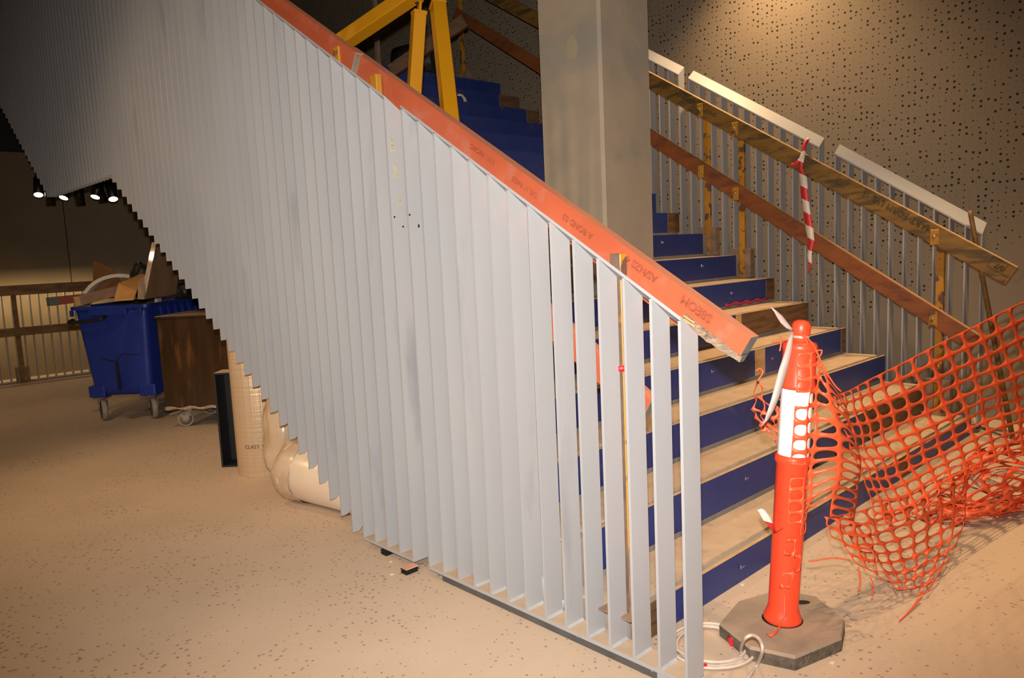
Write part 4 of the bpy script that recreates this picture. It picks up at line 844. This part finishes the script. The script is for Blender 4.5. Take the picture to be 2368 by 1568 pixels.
# two white arches
for (yo, xo, nm) in ((0.20, -0.02, 'front white plastic half ring sticking out of the blue bin'), (0.34, -0.09, 'rear white plastic half ring sticking out of the blue bin')):
    b = B(); n = 20; vs = []
    for i in range(n + 1):
        a_ = math.radians(188 - 196 * i / n)
        for (r_, t_) in ((0.24, 0), (0.24, 0.07), (0.212, 0.07), (0.212, 0)):
            vs.append(W(xo + r_ * 1.08 * math.cos(a_), yo + t_ + 0.18 * math.cos(a_), 1.07 + r_ * math.sin(a_) * 1.1))
    b.add(vs, [(i * 4 + k, i * 4 + (k + 1) % 4, (i + 1) * 4 + (k + 1) % 4, (i + 1) * 4 + k) for i in range(n) for k in range(4)] + [(3, 2, 1, 0), (n * 4, n * 4 + 1, n * 4 + 2, n * 4 + 3)], 'white_plastic')
    tag(b.make('plastic_arch', loc=W(xo, yo, 1.02)), nm, 'plastic ring')
# timbers
def px_bar(a, b_, w_, h_, m, name, label, cat, mats=None, bevel=0.003):
    o = B().bar(a, b_, w_, h_, m, mats=mats).make(name, loc=a, bevel=bevel); tag(o, label, cat); return o
dq = 6.35
px_bar(at(178, 697, 6.12), at(300, 664, 6.55), 0.075, 0.075, 'raw_timber', 'timber_offcut', 'dusty bare timber offcut resting on the blue bin rim', 'timber', {'a': 'light_wood'})
rta, rtb = at(112, 698, 6.45), at(200, 688, 6.75)
o = px_bar(rta, rtb, 0.05, 0.07, 'red_timber', 'timber_offcut', 'red painted timber offcut with a green end jutting from the bin', 'timber', {'a': 'green_grey_paint'})
B().bar(rta - (rtb - rta).normalized() * 0.001, rta + (rtb - rta).normalized() * 0.075, 0.0525, 0.0725, 'green_grey_paint').make('painted_end', o)
# cardboard: folded flap in front, triangle sheet behind
dc = 6.35
c1, c2_, c3_, c4 = at(262, 697, dc), at(309, 694, dc - .02), at(316, 672, dc - .05), at(274, 655, dc + .02)
c5, c6 = at(332, 631, dc + .32), at(337, 638, dc + .28)
th_ = dw(0.0, 0.008, 0)
fold = B().hexa([c1, c2_, c3_, c4], [c1 + th_, c2_ + th_, c3_ + th_, c4 + th_], 'cardboard').make('front_flap', loc=c1)
cbx = thing('cardboard_box', 'folded brown cardboard box leaning in the blue bin', 'cardboard', c1)
bpy.data.objects.remove(fold, do_unlink=True)
B().hexa([c1, c2_, c3_, c4], [c1 + th_, c2_ + th_, c3_ + th_, c4 + th_], 'cardboard').make('front_flap', cbx)
B().hexa([c4, c3_, c6, c5], [c4 - Vector((0, 0, .008)), c3_ - Vector((0, 0, .008)), c6 - Vector((0, 0, .008)), c5 - Vector((0, 0, .008))], 'cardboard').make('top_flap', cbx)
d1_, d2_, d3_, d4_ = at(215, 690, 7.15), at(215, 602, 7.15), at(262, 622, 7.1), at(300, 690, 7.05)
free_box('cardboard_sheet', [d1_, d4_, d3_, d2_], dw(0, 0.01, 0), 'cardboard_dark', 'dark brown cardboard sheet standing behind the white rings', 'cardboard')
# wrapped boards
b1, b2, b3, b4 = at(335, 692, 6.32), at(408, 680, 6.75), at(412, 640, 6.75), at(362, 560, 6.38)
free_box('plywood_board', [b1, b2, b3, b4], dw(-0.035, -0.01, 0), 'plywood_board', 'pointed plywood board in shiny plastic wrap standing in the bin', 'board', {'3': 'shrink_wrap', 'b': 'plywood_board'})
e_1, e_2, e_3, e_4 = at(318, 692, 6.28), at(334, 692, 6.30), at(337, 636, 6.35), at(320, 650, 6.3)
free_box('plywood_board', [e_1, e_2, e_3, e_4], dw(0.0, 0.012, 0), 'raw_timber', 'small grey board edge beside the wrapped plywood in the bin', 'board', {'3': 'crate_lid'})
o = blob('rubbish_bag', at(328, 660, 6.72) - Vector((0, 0, 0.13)), (0.10, 0.07, 0.16), 'black_bag', 17, 'crumpled black plastic bag behind the wrapped board in the bin', 'bag', amp=0.2)
blob('rubbish_bag', at(425, 676, 7.0) - Vector((0, 0, 0.05)), (0.11, 0.09, 0.07), 'black_bag', 19, 'dark crumpled bag at the back of the bin behind the plywood', 'bag', amp=0.2)

# ---------------------------------------------------------------- shrink wrapped crate on casters
co = on(428, 990, 2, 0.0); kz0, kz1 = 0.175, 0.945
kr = thing('wheeled_crate', 'dark brown shrink wrapped crate on casters beside the blue bin', 'crate', co, rzb)
k0 = -0.155
LP(B().box((k0, 0.0, kz0), (k0 + 0.62, 0.62, kz1), 'crate_brown'), 'crate_body', kr, bevel=0.006)
LP(B().box((k0 - 0.012, -0.012, kz1 + 0.0005), (k0 + 0.632, 0.63, kz1 + 0.022), 'crate_brown', {'+z': 'crate_lid'}), 'lid', kr, bevel=0.003)
b = B(); vs = []; n = 24
for i in range(n + 1):
    x_ = k0 - 0.004 + 0.628 * i / n; vs += [(x_, -0.006 - 0.004 * math.sin(i * 1.7), kz0 + 0.012 + 0.008 * math.sin(i * 0.9)), (x_, -0.010 - 0.006 * math.sin(i * 1.3), kz0 - 0.012 - 0.006 * math.sin(i * 1.1))]
b.add(vs, [(2 * i, 2 * i + 2, 2 * i + 3, 2 * i + 1) for i in range(n)], 'shrink_wrap', True); thicken(LP(b, 'wrap_hem', kr), 0.001)
for (wx_, wy_) in ((-0.02, 0.07), (0.38, 0.07), (-0.02, 0.55), (0.38, 0.55)):
    wh = LP(B().lathe([(0.0, -0.018), (0.052, -0.018), (0.060, -0.02), (0.066, -0.014), (0.067, 0), (0.066, 0.014), (0.060, 0.02), (0.052, 0.018), (0.0, 0.018)], 'tyre_grey', (wx_, wy_, 0.067), (0.45, -0.89, 0), 24, ref=(0, 0, 1)), 'wheel', kr)
    LP(B().lathe([(0.0, 0.0235), (0.018, 0.0235), (0.05, 0.019), (0.05, -0.019), (0.018, -0.0235), (0.0, -0.0235)], 'caster_steel', (wx_, wy_, 0.067), (0.45, -0.89, 0), 20, ref=(0, 0, 1)), 'hub', wh)
    a_ = Vector((0.45, -0.89, 0)).normalized(); b = B()
    for s_ in (-1, 1): b.bar(Vector((wx_, wy_, 0.067)) + a_ * 0.030 * s_, Vector((wx_ + 0.035, wy_ + 0.02, kz0 - 0.008)) + a_ * 0.030 * s_, 0.04, 0.005, 'caster_steel', up=a_)
    b.box((wx_ - 0.03, wy_ - 0.045, kz0 - 0.008), (wx_ + 0.07, wy_ + 0.06, kz0 - 0.0005), 'caster_steel'); LP(b, 'fork', wh)
    LP(B().hexa([(wx_ - 0.02, wy_ - 0.04, 0.135), (wx_ - 0.02, wy_ + 0.03, 0.135), (wx_ - 0.02, wy_ + 0.03, 0.150), (wx_ - 0.02, wy_ - 0.04, 0.150)], [(wx_ - 0.13, wy_ - 0.03, 0.108), (wx_ - 0.13, wy_ + 0.01, 0.108), (wx_ - 0.13, wy_ + 0.01, 0.116), (wx_ - 0.13, wy_ - 0.03, 0.116)], 'tyre_grey'), 'brake_pedal', wh)

# ---------------------------------------------------------------- rail in front of the back wall
BX = -9.97
fbp = thing('fin_screen', 'thin white upright fins standing in front of the dark back wall', 'balustrade', (BX, 0.3, 0))
fm = B().box((-0.04, -0.005, 0.0), (0.04, 0.005, 1.12), 'white_steel').mesh('fin')
y0 = on(190, 866, 0, BX).y
for i in range(0, 22):
    o = link('fin', fm, fbp); o.location = Vector((BX, y0 + 0.20 - 0.1 * i, 0.02)) - wl(fbp)
B().box((BX - 0.04, y0 + 0.20 - 2.1 - 0.006, 0.008), (BX + 0.04, y0 + 0.206, 0.02), 'white_steel').make('bottom_rail', fbp)
for (pa1, pa2, h_, nm) in (((0, 662), (190, 651), 0.125, 'weathered brown timber top rail in front of the back wall'), ((0, 762), (190, 744), 0.105, 'weathered brown timber mid rail in front of the back wall')):
    A1, A2 = on(*pa1, 0, -9.85), on(*pa2, 0, -9.85); zt = (A1.z + A2.z) / 2
    tr = thing('guard_rail', nm, 'handrail', (-9.87, (A1.y + A2.y) / 2, zt - h_))
    B().box((-9.895, A1.y - 1.2, zt - h_), (-9.85, A2.y + 0.25, zt), 'brown_timber', {'+z': 'yellow_timber'}).make('beam', tr, bevel=0.003)
    if h_ > 0.11:
        for i, txt in enumerate(('FORM', 'SMART')):
            lettering(txt, 0.06, 'ink', (-9.8485, A1.y + 0.32 + 0.5 * i, zt - h_ / 2), (0, -1, 0), (0, 0, -1), tr, 'stamped_text')
pp_ = on(45, 800, 0, -9.915)
post('rail_post', 'brown steel post carrying the timber rails by the back wall', -9.915, pp_.y, 0.0, 1.20, 0.035, 0.05, mats='brown_timber', socket=None)
for s_ in (-1, 1): B().box((-9.93, pp_.y + s_ * 0.055 - 0.02, 0.0), (-9.89, pp_.y + s_ * 0.055 + 0.02, 0.20), 'dusty_steel').make('socket_plate', bpy.data.objects[[o.name for o in bpy.data.objects if o.name.startswith('rail_post')][-1]])

# ---------------------------------------------------------------- spotlights under the landing
cz = 2.95
def spot(px, d, tilt, lit, label, r=0.055, L_=0.26):
    p = at(*px, d); axv = Vector(tilt).normalized(); t = thing('spotlight', label, 'spotlight', (p.x, p.y, p.z), group=None)
    B().lathe([(0.0, L_), (r * 0.9, L_), (r, L_ - 0.01), (r, 0.0), (r * 0.9, 0.0), (r * 0.9, 0.02), (0.0, 0.02)], 'fixture_black', p, axv, 24).make('lamp_body', t)
    if lit: B().lathe([(0.0, 0.004), (r * 0.9, 0.004), (r * 0.9, 0.012), (0, 0.012)], 'lamp_glow', p, axv, 24).make('lamp_face', t)
    tp2 = p + axv * L_
    B().tube([tp2 - axv * 0.02, (tp2.x, tp2.y, cz - 0.02)], 0.010, 'fixture_black', 8).make('stem', t)
    return tp2
ends = []
RL, FW = R_, F_
def tl_(a, b_): v = U_ * 1.0 + R_ * a - F_ * b_; return v
ends.append(spot((89, 451), 9.3, tl_(-0.30, -0.45), True, 'lit black spotlight tilted outward at the end of the track'))
ends.append(spot((147, 458), 9.2, tl_(0.05, -0.45), True, 'lit black spotlight aimed towards the room next to the tilted one'))
ends.append(spot((220, 456), 9.1, tl_(0.02, -0.45), True, 'lit black spotlight between two unlit black cylinders'))
ends.append(spot((262, 461), 9.0, tl_(-0.42, -0.40), True, 'lit black spotlight tilted away beside the saw tooth fins'))
ends.append(spot((118, 475), 9.35, tl_(0.02, 0.22), False, 'unlit black spotlight facing away from the room near the track end'))
ends.append(spot((187, 475), 9.3, tl_(-0.06, 0.22), False, 'unlit black spotlight facing away in the middle of the track'))
ends.append(spot((240, 468), 9.6, tl_(-0.25, 0.22), False, 'unlit black spotlight facing away close behind the lit one'))
zh = lambda x_: 2.69 + (LX - 0.05 - x_) / 2.48 * (nz(17) - 0.014 + 9 * RZ - 0.5 - 2.69)   # soffit of the second flight
tr = thing('lighting_track', 'black lighting track carrying the spotlights under the landing', 'track', (ends[1].x, ends[1].y, cz))
xs = sorted(ends, key=lambda e: e.y); a_ = xs[0]; z_ = xs[-1]; dd_ = (z_ - a_); dd_.z = 0
B().bar(Vector((a_.x, a_.y, cz)) - dd_ * 0.1, Vector((z_.x, z_.y, cz)) + dd_ * 0.1, 0.05, 0.04, 'fixture_black').make('track_rail', tr)
B().tube([(a_.x, a_.y, cz + 0.02), (a_.x, a_.y, zh(a_.x))], 0.008, 'fixture_black', 6).make('hanger', tr)
B().tube([(z_.x, z_.y, cz + 0.02), (z_.x, z_.y, zh(z_.x))], 0.008, 'fixture_black', 6).make('hanger', tr)

# ---------------------------------------------------------------- plaster chips on the floor
for q, nm in (((1718, 1353), 'tiny white chip on the floor against the lowest blue riser'), ((1620, 1425), 'tiny white chip on the floor between riser and cable coil'), ((904, 1300), 'tiny white chip on the floor between the two packers'),
              ((906, 1329), 'tiny white chip on the open floor in front of the packers'), ((2090, 1222), 'white chip on the floor under the trailing net flap'), ((1925, 1534), 'tiny white chip on the floor before the rubber foot'), ((1700, 1480), 'tiny white chip beside the red tape of the cable coil')):
    p = on(*q, 2, 0.0); r1, r2, r3 = (random.uniform(0.004, 0.007) for _ in range(3))
    b = B().prism([(p.x - r1, p.y - r2, 0.0), (p.x + r1, p.y - r3, 0.0), (p.x + r2, p.y + r1, 0.0), (p.x - r3, p.y + r2, 0.0)], (0.001, 0.0, 0.005), 'paper')
    tag(b.make('plaster_chip', loc=(p.x, p.y, 0)), nm, 'chip', 'plaster chips on the floor')
